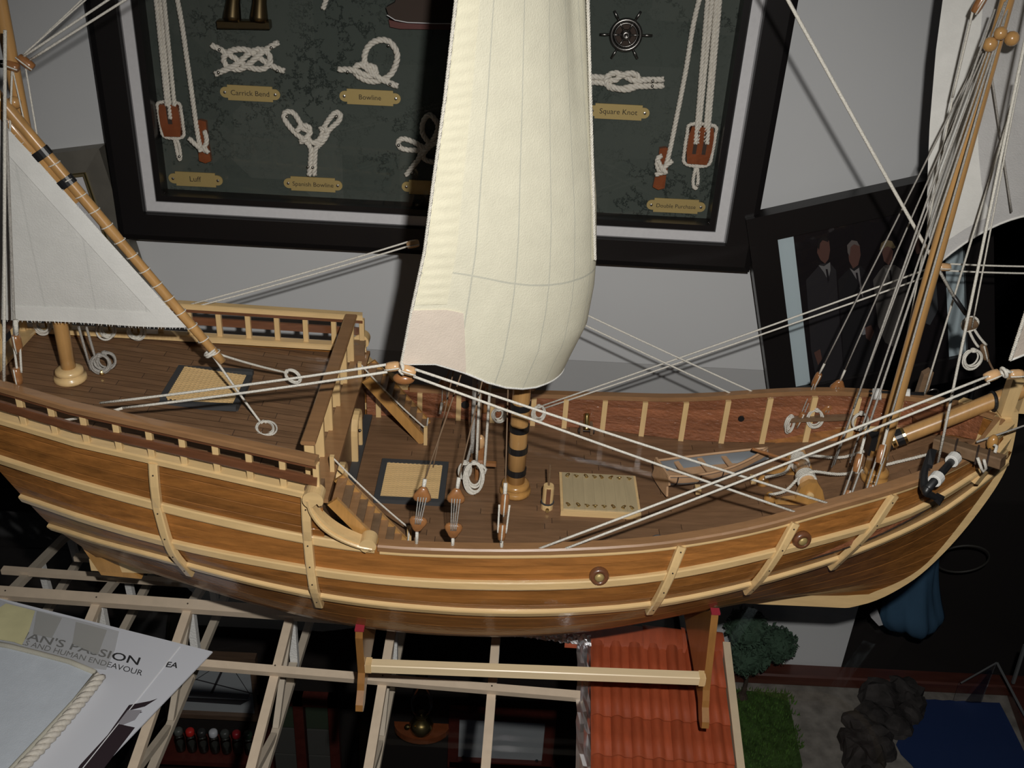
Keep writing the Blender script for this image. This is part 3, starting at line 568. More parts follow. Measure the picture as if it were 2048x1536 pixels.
# cargo hatch with ring bolts
cl = (0.0383,0.0225,0.0040); cr = (0.0997,0.0267,0.0040); fr_ = (0.0991,-0.0205,0.0040); fl_ = (0.0370,-0.0245,0.0040)
cx0, cx1 = .0365, .0930; cy0, cy1 = cl[1] * 0 + fl_[1], cl[1]
ch = put('cargo_hatch', MB().box(((cx0 + cx1) / 2, (cy0 + cy1) / 2, .0022), (cx1 - cx0 + .004, cy1 - cy0 + .004, .0044)), M['pale'], ship)
lid_mat = wood('olive_pale_lid', (.50, .40, .235), dark=.85, stretch=(60, 8, 60), rough=.5, coat=.1)
for k in range(7): put('lid_board', MB().box((cx0 + (cx1 - cx0) * (k + .5) / 7, (cy0 + cy1) / 2, .0050), ((cx1 - cx0) / 7 - .00006, cy1 - cy0, .0014)), lid_mat, ch)
for yy in (cy0 + .0045, cy1 - .0045):
    for k in range(8):
        c = V((cx0 + .004 + (cx1 - cx0 - .008) * (k + .15 * random.uniform(-1, 1)) / 7, yy, .0066)); a = random.uniform(0, pi)
        put('ring_bolt', MB().torus(c, (cos(a) * .5, sin(a) * .5, .8), .0017, .00042, 12, 5).ball(c - V((0, .0012, .0006)), .0009, 8, 5), M['brass'], ch)
# deck scuttle and bitts under the tall pump
pb = V((0.0245,-0.0215,0.0000))
pump = put('deck_pump', MB().lathe([(.0046, 0), (.0046, .004), (.0042, .006), (.0042, .019), (.0038, .021)], (pb.x, pb.y + .004, .0), (0, 0, 1), 14), M['pale_z'], ship)
put('pump_slot', MB().box((pb.x, pb.y - .0002, .0135), (.0032, .002, .013)), M['rail_red'], pump)
put('pump_rod', MB().tube([(pb.x, pb.y + .004, .020), (pb.x - .0002, pb.y + .006, .0385)], .0008, 8), M['walnut'], pump)
put('pump_band', MB().lathe([(.0050, 0), (.0050, .0012)], (pb.x, pb.y + .004, .0052), (0, 0, 1), 14), M['blackbar'], pump)
put('pump_spout', MB().lathe([(.0014, 0), (.0014, .002)], (pb.x, pb.y - .0018, .0026), (0, -1, 0), 10), M['brass'], pump)
# masts, mast bands, bowsprit
def mast(x, z0, z1, r0, r1, bands, name, tilt=0.0, collar=1.0):
    mt = put(name, MB().tube([(x + (z - z0) * tilt, 0, z) for z in [z0 + (z1 - z0) * i / 10 for i in range(11)]], [r0 + (r1 - r0) * i / 10 for i in range(11)], 18), M['mast'], ship, True)
    k = collar
    put('mast_collar', MB().lathe([(r0 + .0042 * k, 0), (r0 + .0052 * k, .002), (r0 + .0048 * k, .0045), (r0 + .0026 * k, .0058), (r0 + .0040 * k, .0072), (r0 + .0034 * k, .0098), (r0 + .001, .0112)], (x, 0, z0), (0, 0, 1), 24), M['pale_z'] if name == 'mizzen_mast' else M['orange'], mt, True)
    for z in bands: put('mast_band', MB().lathe([(r0 + .0006, 0), (r0 + .0006, .0052)], (x + (z - z0) * tilt, 0, z), (0, 0, 1), 20), M['black'], mt)
    return mt
mast(0, 0, .56, .0070, .0055, (.0185, .0385, .0575, .0765), 'main_mast')
mast(.2725, .029, .50, .0056, .0036, (), 'fore_mast')
mast(-.329, zq(-.329), .42, .0052, .0040, (), 'mizzen_mast', 0, 1.25)
put('mast_cleat', MB().ball((.2665, -.007, .353), .0045, 10, 6).ball((.2785, -.007, .357), .0045, 10, 6).ball((.270, -.009, .360), .0040, 10, 6), M['mast'], ship, True)
bs = spline([(0.2791,0.0100,0.0575), (0.3203,0.0100,0.0815), (0.3651,0.0100,0.1076), (.44, .010, .142)], 6)
bsp = put('bowsprit', MB().tube(bs, .0059, 18), M['mast'], ship, True)
def band_on(pts_at, d, mat, wdt, rr): return MB().lathe([(rr, -wdt / 2), (rr, wdt / 2)], pts_at, d, 18)
bd = (V(bs[6]) - V(bs[0])).normalized()
for q, wdt, mat in ((-.0005, .005, 'black'), (.0040, .0024, 'brass'), (.0090, .0055, 'black'), (.0128, .0020, 'brass')): put('spar_band', band_on(V(bs[0]) + bd * q, bd, M[mat], wdt, .0064), M[mat], bsp)
put('spar_band', band_on(V((0.3569,0.0100,0.1028)), bd, M['black'], .0036, .0063), M['black'], bsp)
put('gammoning', MB().torus(V((0.3480,0.0100,0.0975)), bd + V((.5, 0, -.3)), .0068, .0014, 20, 6), M['black'], bsp)
put('heel_block', MB().bar((0.2709,0.0060,0.0501), (0.2705,0.0060,0.0650), .0125, .0150, (1, 0, 0), .002), M['black'], ship)
put('heel_post', MB().box((.2690, -.001, .040), (.009, .011, .030)), M['orange'], ship)

# ------------------------------------------------------------------ sails
def lerp_table(t, z):
    k = sorted(t)
    if z <= k[0]: return t[k[0]] + (z - k[0]) * (t[k[1]] - t[k[0]]) / (k[1] - k[0])
    for a, b in zip(k[:-1], k[1:]):
        if z <= b: return t[a] + (t[b] - t[a]) * (z - a) / (b - a)
    return t[k[-1]] + (z - k[-1]) * (t[k[-1]] - t[k[-2]]) / (k[-1] - k[-2])
EDGE = {.1607: -.0775, .1965: -.0715, .2358: -.0640, .2814: -.0590, .3237: -.0540, .3754: -.0492, .45: -.043, .50: -.039}
MIDX = {.095: .018, .11: .028, .13: .035, .15: .0425, .18: .0450, .2: .0445, .24: .0405, .30: .031, .3638: .0215, .45: .010, .50: .003}
ROACH = {0: 0, .1: .0040, .2: .0146, .3: .0262, .4: .0348, .5: .0405, .6: .0441, .75: .0466, 1.0: .0478}
def main_sail(u, v, off=0.0):
    a = u * 2 - 1; z = .1607 + (.50 - .1607) * v; q = 1 - abs(a)
    rd = lerp_table(ROACH, q) * (1 - v) ** 2.6                        # the foot hangs lower in the middle
    z2 = z - rd; xe = lerp_table(EDGE, z); xm = lerp_table(MIDX, z2)
    f = 1 - abs(a) ** 1.75; x = xe + (xm - xe) * f
    wr = .0016 * sin(9 * a + 2.0) * max(0, v - .15) * (1 - abs(a)) * 2 * (1 if a > -.5 else .3)
    x += wr - .0040 * math.exp(-((u - .37 - .03 * v) / .035) ** 2) * max(0, v - .3) * 1.4 + .0022 * sin(26 * (u + .08 * v)) * max(0, v - .42) * f
    y = .0932 * a * (1 - .05 * v)
    return V((x + off, y, z2))
ms = put('main_sail', MB().grid(main_sail, 64, 60, True), M['sail'], ship, True)
for p_, q_ in ((0, 0), (1, 0)):
    s_ = 1 if p_ else -1
    put('corner_patch', MB().grid(lambda u, v: main_sail((.10 * u * (1 - .22 * v) if p_ == 0 else 1 - .10 * u * (1 - .22 * v)), .002 + .108 * v - .0 * u) + V((.0007, -.0009, 0)), 8, 8).grid(lambda u, v: main_sail((.10 * u * (1 - .22 * v) if p_ == 0 else 1 - .10 * u * (1 - .22 * v)), .002 + .108 * v) + V((-.0007, .0009, 0)), 8, 8), M['patch'], ms, True)
hem = [main_sail(0, v / 50) for v in range(51)]
m = MB(); rope3(m, hem, .0011, .0045, 4)
put('bolt_rope', m, M['rope'], ms, True)
m = MB(); rope3(m, [main_sail(1, v / 50) for v in range(51)], .0011, .0045, 4); put('bolt_rope', m, M['rope'], ms, True)
m = MB(); rope3(m, [main_sail(u / 60, 0) for u in range(61)], .0008, .0035, 4); put('foot_rope', m, M['hem'], ms, True)
m = MB(); m.grid(lambda u, v: main_sail(.004 + .046 * u, .12 + .88 * v) + V((.0004, -.0006 - .00022 * (1 + sin(90 * v * pi + 2 * sin(17 * v))) * sin(pi * u), 0)), 4, 260); put('side_hem', m, M['hem_cream'], ms, True)
put('main_yard', MB().tube([(-.0375, yy, .505) for yy in [-.11 + .022 * i for i in range(11)]], [.0028 + .0022 * sin(pi * i / 10) for i in range(11)], 12), M['mast'], ship, True)
# fore sail, its hollow side towards the viewer
FE = {.1775: .308, .20: .296, .215: .291, .249: .283, .281: .276, .332: .267, .364: .263, .43: .256}
def fore_sail(u, v):
    a = u * 2 - 1; z = .1765 + (.43 - .1765) * v; q = 1 - abs(a); rise = (.060 if a > 0 else .012 + .048 * q ** 2) * (1 - (1 - q) ** (5 if a > 0 else 3)) * (1 - v) ** 2
    f = 1 - abs(a) ** 2.0; x = lerp_table(FE, z) * (.5 + .5 * a) + (.303 + .25 * max(0, z - .25)) * (.5 - .5 * a) + (.085 - .062 * v) * f
    x += .0028 * sin(16 * a + 3 * v) * (.25 + v) * f + .0035 * sin(7 * a + 1.2) * v * f
    return V((x, .0754 * a * (1 - .05 * v), z + rise - .0042 * a * 0))
fs_ = put('fore_sail', MB().grid(fore_sail, 56, 40, True), M['sail_g'], ship, True)
put('corner_patch', MB().grid(lambda u, v: fore_sail(.16 * u * (1 - .3 * v), .16 * v) + V((-.0009, -.0006, 0)), 6, 6), M['patch'], fs_, True)
m = MB(); rope3(m, [fore_sail(0, v / 40) for v in range(41)], .0012, .0048, 4); put('bolt_rope', m, M['rope'], fs_, True)
put('side_hem', MB().grid(lambda u, v: fore_sail(.905 + .095 * u, .04 + .96 * v) + V((-.0008, -.0008, 0)), 4, 40), M['hem'], fs_, True)
m = MB(); m.tube([fore_sail(u / 50, 0) for u in range(51)], .0009, 5); put('foot_rope', m, M['hem'], fs_, True)
put('fore_yard', MB().tube([(.268, yy, .434) for yy in [-.09 + .018 * i for i in range(11)]], [.0024 + .002 * sin(pi * i / 10) for i in range(11)], 12), M['mast'], ship, True)
# mizzen: lateen sail laced to a long slanting yard
YA = V((-.2135, -.010, .1080)); YM = V((-.3245, -.0125, .2730)); YT = V((-.452, -.014, .462))
mz = put('lateen_yard', MB().tube(spline([YA, YM.lerp(YA, .55), YM.lerp(YA, .25), YM], 8)[:-1] + [YM, YM.lerp(YT, .5), YT], [.0030] * 3 + [.0034] * 8 + [.0038] * 13 + [.0042, .0038, .0028], 12), M['mast'], ship, True)
dY = (YM - YA).normalized()
ovl = V((-dY.z, 0, dY.x)) * .0058
put('lower_spar', MB().tube([YM.lerp(YA, .285) + ovl, YM + ovl, YM - dY * -.0 + (YT - YM) * .25 + ovl], .0038, 12), M['mast'], mz, True)
for k in (.105, .215): 
    c = YM.lerp(YA, k) + ovl * .5
    m = MB(); x_ = ovl.normalized(); y_ = V((0, 1, 0))
    ring = [c + x_ * (.0074 * cos(t)) + y_ * (.0046 * sin(t)) for t in [2 * pi * j / 20 for j in range(20)]]
    put('yard_band', m.add([p + dY * .0029 for p in ring] + [p - dY * .0029 for p in ring], [(j, (j + 1) % 20, 20 + (j + 1) % 20, 20 + j) for j in range(20)] + [tuple(range(20)), tuple(range(20, 40))]), M['black'], mz)
lac = MB()
for k in [.15 + .062 * i for i in range(14)]: 
    c = YM.lerp(YA, k); lac.torus(c, dY + V((.12, 0, .1)), .0040, .00045, 12, 4)
put('lacing', lac, M['rope'], mz)
SL = V((-.2345, -.0150, .1370)); SF = V((-.470, -.0150, .1385)); 
def miz(u, v):
    """u from the yard towards the leech, v up from the foot"""
    head = V((-.456, -.0160, .452)); a = SL.lerp(head, v); b = SF.lerp(head, v); p = a.lerp(b, u)
    p += V((-.0016, 0, -.0010)) * (1 - u) * sin(pi * min(1, v * 1.02)) * .8
    p.y -= .010 * sin(pi * u) * sin(pi * v) * .7 + .0010 * sin(14 * u + 5 * v) * (1 - v); p.z -= .0018 * sin(pi * u) * (1 - v) * 1.0; return p
mzm = MB().grid(miz, 40, 40, True); mzm.uv = [((p.x + .47) / .235 * .75, p.z) for p in mzm.v]
mzs = put('mizzen_sail', mzm, M['sail_w'], ship, True)
put('foot_hem', MB().grid(lambda u, v: miz(.004 + .99 * u, .036 * v) + V((0, -.0008, 0)), 60, 2).grid(lambda u, v: miz(.004 + .99 * u, .036 * v) + V((0, .0008, 0)), 60, 2), M['hem'], mzs, True)
put('luff_hem', MB().grid(lambda u, v: miz(.062 * u / max(.35, 1 - v * .9), .01 + .9 * v) + V((0, -.0011, 0)), 2, 60), M['hem'], mzs, True)
fray = MB()
for i in range(90):
    p = miz(.004 + .011 * i, 0); fray.tube([p + V((0, -.0009, .0012)), p + V((random.uniform(-.0012, .0012), -.0012, -.0010))], .00022, 4)
for i in range(46):
    p = miz(0, .02 + .018 * i); fray.tube([p + V((-.002, -.0014, -.001)), p + V((.0012, -.0012, random.uniform(-.0006, .0012)))], .00022, 4)
put('stitching', fray, M['hem'], mzs, kind='stuff')

# ------------------------------------------------------------------ rigging: lines, pulley blocks, dead-eyes, coils
def line(a, b, r=.00085, mat='rope', sag=.001, name='rigging_line'):
    return put(name, MB().tube(sagline(a, b, sag, 8), r, 6), M[mat], ship, True)
def block(c, d, ln=.0085, wd=.0046, mat='block_pale', name='pulley_block'):
    c, d = V(c), V(d).normalized(); n = V((0, -1, 0)); n = (n - d * n.dot(d)).normalized(); s_ = d.cross(n)
    m = MB(); vs = []; k = 12; prof = [(-.5, .62), (-.46, .86), (-.2, 1.0), (.2, 1.0), (.46, .86), (.5, .62)]
    for h, f in prof: vs += [c + d * (h * ln) + n * (cos(2 * pi * j / k) * wd * .55 * f) + s_ * (sin(2 * pi * j / k) * wd * .5 * f) for j in range(k)]
    fs = [(i * k + j, i * k + (j + 1) % k, (i + 1) * k + (j + 1) % k, (i + 1) * k + j) for i in range(5) for j in range(k)] + [tuple(range(k))[::-1], tuple(range(5 * k, 6 * k))]
    b = put(name, m.add(vs, fs), M[mat], ship, True)
    put('strop', MB().tube([c - d * (ln * .54) + n * (wd * .56), c - d * (ln * .2) + n * (wd * .60), c + d * (ln * .2) + n * (wd * .60), c + d * (ln * .54) + n * (wd * .56)], .00055, 5), M['rope'], b, True)
    return b
def deadeye(c, up, face=(0, -1, 0), r=.0056, mat='block'):
    c, u, n = V(c), V(up).normalized(), V(face); n = (n - u * n.dot(u)).normalized(); s_ = u.cross(n)
    rim = []
    for k in range(18):
        a = 2 * pi * k / 18; rr = r * (1 + .16 * cos(3 * (a - pi / 2))); rim.append(c + s_ * rr * cos(a) + u * rr * sin(a))
    m = MB(); n_ = 18; prof = [(-.0021, .8), (-.0010, 1), (.0010, 1), (.0021, .8)]
    vs = [c + (p - c) * f + n * h for h, f in prof for p in rim]
    m.add(vs, [(i * n_ + j, i * n_ + (j + 1) % n_, (i + 1) * n_ + (j + 1) % n_, (i + 1) * n_ + j) for i in range(3) for j in range(n_)] + [tuple(range(n_))[::-1], tuple(range(3 * n_, 4 * n_))])
    return put('deadeye', m, M[mat], ship, True)
def coil(c, ax, r, n=4, ln=1.5, mat='rope', q=.0007, up=(0, 0, 1), name='rope_coil'):
    """a hank of several slightly different loops hanging from its top"""
    c, ax, u = V(c), V(ax).normalized(), V(up); u = (u - ax * u.dot(ax)).normalized(); s_ = ax.cross(u); pts = []
    for k in range(n):
        rr = r * (1 + random.uniform(-.16, .16)); off = ax * random.uniform(-.0016, .0016) + s_ * random.uniform(-.0012, .0012)
        for j in range(14):
            a = 2 * pi * j / 14 + pi / 2; pts.append(c + off + s_ * (rr * cos(a)) + u * (rr * ln * (sin(a) - 1) + .0))
    m = MB().tube(spline(pts, 2), q, 5)
    m.torus(c - u * .001, u, .0016, q, 10, 5); m.torus(c + u * .0006, u, .0015, q, 10, 5)
    return put(name, m, M[mat], ship, True)
# main sail sheets and tacks, near side
NC = V((-.0767, -.0935, .1585)); FC = V((-.0835, .0935, .1610))
b1 = V((-0.0827,-0.0945,0.1593)); b2 = V((-0.0726,-0.0945,0.1571))
block(b1, b1 - V((-0.1730,-0.0900,0.1380)), .0085, .0062); block(b2, V((0.0165,-0.0935,0.1296)) - b2, .0088, .0062)
line(b1 + V((-.0038, -.002, .0022)), (-0.2780,-0.0720,0.1074), .0009); line(b1 + V((-.0030, -.002, -.0028)), (-0.2608,-0.0780,0.1083), .0009)
line((-0.2608,-0.0780,0.1083), (-0.3153,-0.0620,0.0845), .0009)
line(b2 + V((.0040, -.002, .0022)), (0.2213,-0.0745,0.0561), .0009); line(b2 + V((.0030, -.002, -.0028)), (0.1976,-0.0790,0.0507), .0009)
m = MB(); m.torus(NC, (1, .3, .2), .0030, .0012, 14, 6).torus(NC - V((.001, 0, .0022)), (.8, .1, .6), .0026, .0010, 14, 6); put('clew_knot', m, M['rope'], ship, True)
# far side of the main sail
fb = V((-0.0887,0.0935,0.1625)); block(fb, (1, 0, .25), .0095, .0062)
line(fb + V((-.004, 0, .0015)), (-0.2660,0.0815,0.1051), .00075); line(fb + V((-.004, 0, -.0022)), (-0.2688,0.0815,0.1010), .00075)
line((0.0117,0.0935,0.1272), (0.2296,0.0800,0.0384), .00075); line((0.0083,0.0935,0.1196), (0.2160,0.0830,0.0324), .00075)
block((0.0039,0.0935,0.1254), (1, 0, -.4), .009, .006)
# fore sail sheets
nb = V((0.2946,-0.0758,0.1652)); block(nb, nb - V((0.1506,-0.0900,0.0913)), .0095, .0066)
line(nb + V((-.0032, -.002, .0005)), (0.0101,-0.1045,0.0275), .0009); line(nb + V((-.0010, -.002, -.0042)), (0.0288,-0.1043,0.0290), .0009)
ffb = V((0.3139,0.0750,0.1749)); block(ffb, (1, 0, .02), .0095, .0062)
line((0.3104,0.0750,0.1768), (0.0164,0.0985,0.0179), .00075); line((0.3120,0.0750,0.1707), (0.0207,0.0985,0.0167), .00075)
line(ffb + V((.004, 0, .0028)), V((0.3696,0.0700,0.1848)) + V((.05, 0, -.001)), .00075); line(ffb + V((.004, 0, -.0028)), V((0.3713,0.0700,0.1793)) + V((.05, 0, -.001)), .00075)
put('clew_knot', MB().torus((0.3017,-0.0755,0.1677), (.9, .2, .4), .0030, .0012, 14, 6).torus((0.3028,-0.0755,0.1692), (.3, .2, .9), .0024, .001, 14, 6), M['rope'], ship, True)
block((0.3095,-0.0755,0.1671), (1, 0, .12), .0085, .006); line((0.3028,-0.0765,0.1690), V((0.3135,-0.0765,0.1693)) + V((.03, 0, 0)), .0008)
put('pulley_block', MB().ball((-0.0766,-0.0860,0.1463), .0052, 14, 9, (1.35, .8, .75)), M['block'], ship, True)
# great stay from the main mast to the bow, with its tackle
line((0.002, 0, .55), (0.2952,0.0040,0.1813), .0012, sag=.002, name='main_stay')
put('seizing', MB().tube([(0.2941,0.0040,0.1827), (0.3060,0.0040,0.1699)], .0016, 8), M['black'], ship, True)
tb = V((0.3109,0.0040,0.1624)); deadeye(tb, (-.35, 0, .9), r=.0052, mat='walnut'); put('strop', MB().torus(tb, (0, -1, 0), .0056, .0009, 16, 5), M['rope'], ship, True)
lb = V((0.3271,0.0040,0.1411)); block(lb, (.45, 0, -.9), .0125, .0050, 'walnut')
line((0.3109,0.0030,0.1582), (0.3213,0.0030,0.1453), .0010); line((0.3125,0.0030,0.1615), (0.3264,0.0030,0.1472), .0010); line((0.3306,0.0040,0.1364), (0.3433,0.0060,0.1212), .0008, 'rope_tan')
coil((0.3179,0.0020,0.1432), (.2, -1, .2), .0062, 4, 1.0)
# shrouds of the fore mast
MT = V((.2728, 0, .375))
def far_shroud(eye_px_pt, low, seat):
    e = V(eye_px_pt); lo = V(low); d = (MT - e).normalized()
    line(e + d * .0125, MT + V((0, .002, 0)), .0006, 'rope_grey', 0); put('seizing', MB().tube([e + d * .004, e + d * .0175], .0009, 6), M['rope'], ship, True)
    return e, lo, d
e, lo, d = far_shroud((0.2367,0.0720,0.0739), (0.2296,0.0690,0.0380), None); block(e, d, .0135, .0056, 'block'); block(lo, d, .0150, .0050, 'block')
for k in (-.0012, .0012): line(lo + V((k, -.001, 0)), e + V((k, -.001, 0)), .00045, 'rope_grey', 0)
e, lo, d = far_shroud((0.2543,0.0700,0.0701), (0.2496,0.0670,0.0482), None); deadeye(e, d, (0, -1, .2), .0056); deadeye(lo, d, (0, -1, .2), .0060)
for k in (-.0022, 0, .0022): line(lo + V((k, -.0025, 0)), e + V((k, -.0025, 0)), .0004, 'rope_grey', 0)
put('shelf_rail', MB().bar(inner((.222 + .128) / .4725, .52, 1) + V((0, -.003, 0)), inner((.268 + .128) / .4725, .54, 1) + V((0, -.003, 0)), .005, .0034), M['walnut'], ship)
def near_tackle(top, blk, low):
    t, b, l = V(top), V(blk), V(low); d = (t - b).normalized()
    line(t, MT + V((0, -.003, 0)), .0008, 'rope_grey', 0); put('seizing', MB().tube([b + d * .004, t + d * .002], .0011, 6), M['rope'], ship, True)
    block(b, d, .0130, .0056, 'block'); block(l, (b - l), .0120, .0050, 'block')
    for k in (-.0026, .0026): line(l + V((k, -.001, .002)), b + V((k, -.001, -.002)), .0007, 'rope_grey', 0)
near_tackle((0.2359,-0.0500,0.0959), (0.2326,-0.0580,0.0820), (0.2273,-0.0660,0.0579)); near_tackle((0.2507,-0.0480,0.1029), (0.2474,-0.0560,0.0891), (0.2433,-0.0630,0.0618))
line((0.2301,-0.0200,0.0518), MT + V((-.003, -.004, .002)), .0006, 'rope_grey', 0); line((0.2418,-0.0220,0.0583), MT + V((-.002, -.004, .004)), .0007, 'rope_grey', 0)
line((0.2314,-0.0300,0.1096), V((0.2604,-0.0120,0.3620)), .0007, 'rope_grey', 0); line((0.2291,-0.0260,0.0581), V((0.2632,-0.0080,0.3733)), .0007, 'rope_grey', 0)
line((0.2964,-0.0400,0.0715), V((0.2556,-0.0550,0.3865)) + V((.004, 0, .03)), .0010, sag=0); line((0.3161,0.0520,0.0712), V((0.2915,0.0300,0.2502)) + V((.012, -.01, .07)), .0008, 'rope', 0)
line((0.3110,0.0000,0.1617), V((0.2786,-0.0300,0.3411)), .0006, 'rope', 0); line((0.2934,0.0500,0.0760), V((0.2638,0.0200,0.3140)), .0006, 'rope', 0); line((0.2638,0.0200,0.3140), V((0.2588,0.0120,0.3700)), .0008, 'rope', 0)
line((0.3364,0.0450,0.2314), V((0.2935,0.0400,0.3251)), .0007, 'rope_grey', 0)
block((0.2619,0.0120,0.3734), (.3, 0, .9), .013, .006, 'block')
# shrouds of the main mast: near side dead-eyes and tackle; far side behind the sail
def shroud_near(up_pt, low_pt, foot_pt, seize_pt, head, kind):
    u, l, f, s_ = V(up_pt), V(low_pt), V(foot_pt), V(seize_pt); d = (s_ - u).normalized(); d2 = (u - l).normalized()
    line(s_, head, .0005, 'rope_tan', 0); put('seizing', MB().tube([u + d * .004, s_], .0014, 6), M['rope'], ship, True); put('chain_strop', MB().tube([f, l - d2 * .004], .0012, 6), M['rope'], ship, True)
    if kind == 'eye':
        deadeye(u, d2, (0, -1, .25)); deadeye(l, -d2, (0, -1, .25))
        for k in (-.0026, -.0008, .0010, .0028): line(l + V((k * .6, -.0026, .001)), u + V((k, -.0026, 0)), .0004, 'rope_grey', 0, 'lanyard')
    else:
        block(u, d2, .0145, .0062, 'block'); block(l, d2, .0115, .0056, 'block')
        for k in (-.0034, .0034): line(l + V((k * .8, -.001, 0)), u + V((k, -.001, 0)), .0007, 'rope', 0, 'lanyard')
MH = V((0, -.004, .27)); MH3 = V((-.012, -.003, .17))
shroud_near((-0.0632,-0.0980,0.0654), (-0.0657,-0.1015,0.0448), (-0.0664,-0.1035,0.0265), (-0.0619,-0.0950,0.0763), MH, 'eye')
shroud_near((-0.0411,-0.0970,0.0649), (-0.0420,-0.1010,0.0405), (-0.0421,-0.1040,0.0263), (-0.0397,-0.0940,0.0782), MH, 'eye')
shroud_near((-0.0089,-0.0960,0.0601), (-0.0095,-0.1010,0.0405), (-0.0091,-0.1040,0.0276), (-0.0090,-0.0920,0.0743), MH3, 'tackle')
line((-0.0593,-0.0600,0.0613), V((-0.0514,-0.0400,0.1301)) + V((.004, .004, .0)), .0005, 'rope_tan', 0)
for x_, px_ in ((-.062, 0), (-.030, 0), (.008, 0)):
    p = inner((x_ + .128) / .4725, 1.25, 1) + V((0, -.002, .004)); deadeye(p, (0, -.25, 1), (0, -1, 0)); q = inner((x_ + .128) / .4725, .55, 1) + V((0, -.003, 0)); deadeye(q, (0, -.2, 1), (0, -1, 0))
    for k in (-.002, .002): line(q + V((k, -.002, 0)), p + V((k, -.002, 0)), .0004, 'rope_grey', 0, 'lanyard')
    line(p, (0, .004, .30), .0005, 'rope_tan', 0)
put('seizing', MB().tube([(-0.0628,0.0780,0.0304), (-0.0640,0.0740,0.0217)], .0012, 6), M['rope'], ship, True)
# halyard post abaft the main mast with its falls and hank
kb = V((-0.0265,0.0043,0.0000)); post = put('halyard_post', MB().bar((kb.x - .002, kb.y + .012, 0), (kb.x - .002, kb.y + .012, .030), .007, .006, (0, 1, 0), .001), M['block'], ship)
put('post_head', MB().ball((kb.x - .002, kb.y + .012, .034), .0045, 10, 7, (.8, .8, 1.5)), M['block_pale'], post, True)
put('cross_pin', MB().bar((kb.x - .010, kb.y + .009, .0165), (kb.x + .011, kb.y + .009, .0165), .0035, .003), M['block'], post)
for a, b, r_, mt in (((-0.0347,0.0103,0.0282), (-0.0348,0.0143,0.1154), .0017, 'rope_grey'), ((-0.0309,0.0103,0.0191), (-0.0311,0.0143,0.1156), .0012, 'rope'), ((-0.0247,0.0103,0.0077), (-0.0228,0.0143,0.1161), .0011, 'rope'), ((-0.0294,0.0103,0.0308), (-0.0297,0.0143,0.1157), .0006, 'rope_tan'), ((-0.0413,0.0103,0.0043), (-0.0343,0.0103,0.0397), .0012, 'rope_grey')): line(a, b, r_, mt, 0)
coil((-0.0326,0.0023,0.0245), (.15, -1, .3), .0062, 7, 1.75, q=.00085); coil((-0.0396,0.0053,0.0220), (.5, -1, .1), .0042, 3, 1.6)
put('fall_hitch', MB().tube([(-0.0299,0.0043,0.0186), (-0.0268,0.0013,0.0232), (-0.0233,0.0043,0.0177), (-0.0246,0.0023,0.0143)], .0012, 6), M['rope'], ship, True)
# hanks along the far bulwark
def far_coil(px_pt, r, n, ln=1.4, ax=(.1, -1, .1)): return coil(px_pt, ax, r, n, ln)
far_coil((-0.0157,0.0970,0.0154), .0046, 6, 1.2); far_coil((0.0178,0.0950,0.0216), .0050, 5, 1.2, (.4, -1, .2)); far_coil((0.2223,0.0690,0.0400), .0036, 5, 2.0, (.6, -1, 0)); far_coil((0.2402,0.0650,0.0498), .0056, 5, 1.3, (-.4, -1, .2)); far_coil((0.2683,0.0450,0.0610), .0056, 4, 1.2)
put('hitch', MB().tube([(0.0073,0.0980,0.0275), (0.0068,0.0980,0.0076), (0.0094,0.0975,0.0066), (0.0100,0.0975,0.0255)], .0008, 5), M['rope'], ship, True)
# sheets of the mizzen and hanks on the quarterdeck
ye = V((-0.2216,-0.0100,0.1159)); put('yard_end_lashing', MB().torus(ye, dY, .0044, .0010, 14, 5).torus(ye + dY * -.0016, dY, .0044, .0009, 14, 5), M['rope'], ship, True)
line(ye, (-0.1853,-0.0205,0.0625), .0009); line(ye + V((.004, 0, -.001)), (-0.1769,0.0300,0.0786), .0009)
coil(V((-0.1855,-0.0192,0.0625)) + V((0, 0, .002)), (.05, -.12, 1), .0060, 6, 1.25, up=(-.45, .9, 0)); coil((-0.1779,0.0280,0.0805), (.5, -.5, .9), .0050, 4, 1.3, up=(-.9, .3, .1))
def rail_hank(x, dz=.004):
    put('belaying_pin', MB().tube([(x, QS(x) - .002, QZ(x) + .010), (x, QS(x) - .002, QZ(x) - .001)], .0010, 6), M['brass'], ship); coil((x, QS(x) - .006, QZ(x) + .0125), (.1, -1, .25), .0056, 6, 1.15, q=.0009)
for x in (-.3245, -.3035, -.3690): rail_hank(x)
mf = V((-0.3172,0.0154,0.0800))
for a, q in ((-.003, (-0.3186,0.0100,0.1242)), (.003, (-0.3143,0.0100,0.1245))): line(mf + V((a, 0, .001)), V(q) + V((-.012, 0, .10)), .0010, 'rope_grey', 0)
coil(V((-0.3122,0.0160,0.0800)) + V((0, 0, .0135)), (.1, -1, .3), .0064, 6, 1.0, 'rope_grey', .0009); coil(V((-0.3098,0.0177,0.0800)) + V((0, .002, .0135)), (.5, -1, .2), .0060, 4, 1.0, 'rope_grey', .0008)
put('cleat', MB().ball((-0.3106,0.0121,0.0810), .0022, 8, 5), M['brass'], ship)
line((-0.3428,-0.0640,0.1156), V((-0.3148,-0.0300,0.3340)), .0011, 'rope', 0); line((-0.3336,-0.0580,0.1399), V((-0.3255,-0.0280,0.2800)), .0010, 'rope_grey', 0)
put('seizing', MB().tube([(-0.3312,-0.0580,0.1474), (-0.3303,-0.0570,0.1578)], .0016, 6), M['rope'], ship, True)
block((-0.3320,-0.0580,0.1414), (0, 0, 1), .012, .006, 'block'); block((-0.3342,-0.0620,0.1188), (0, 0, 1), .012, .0058, 'block')
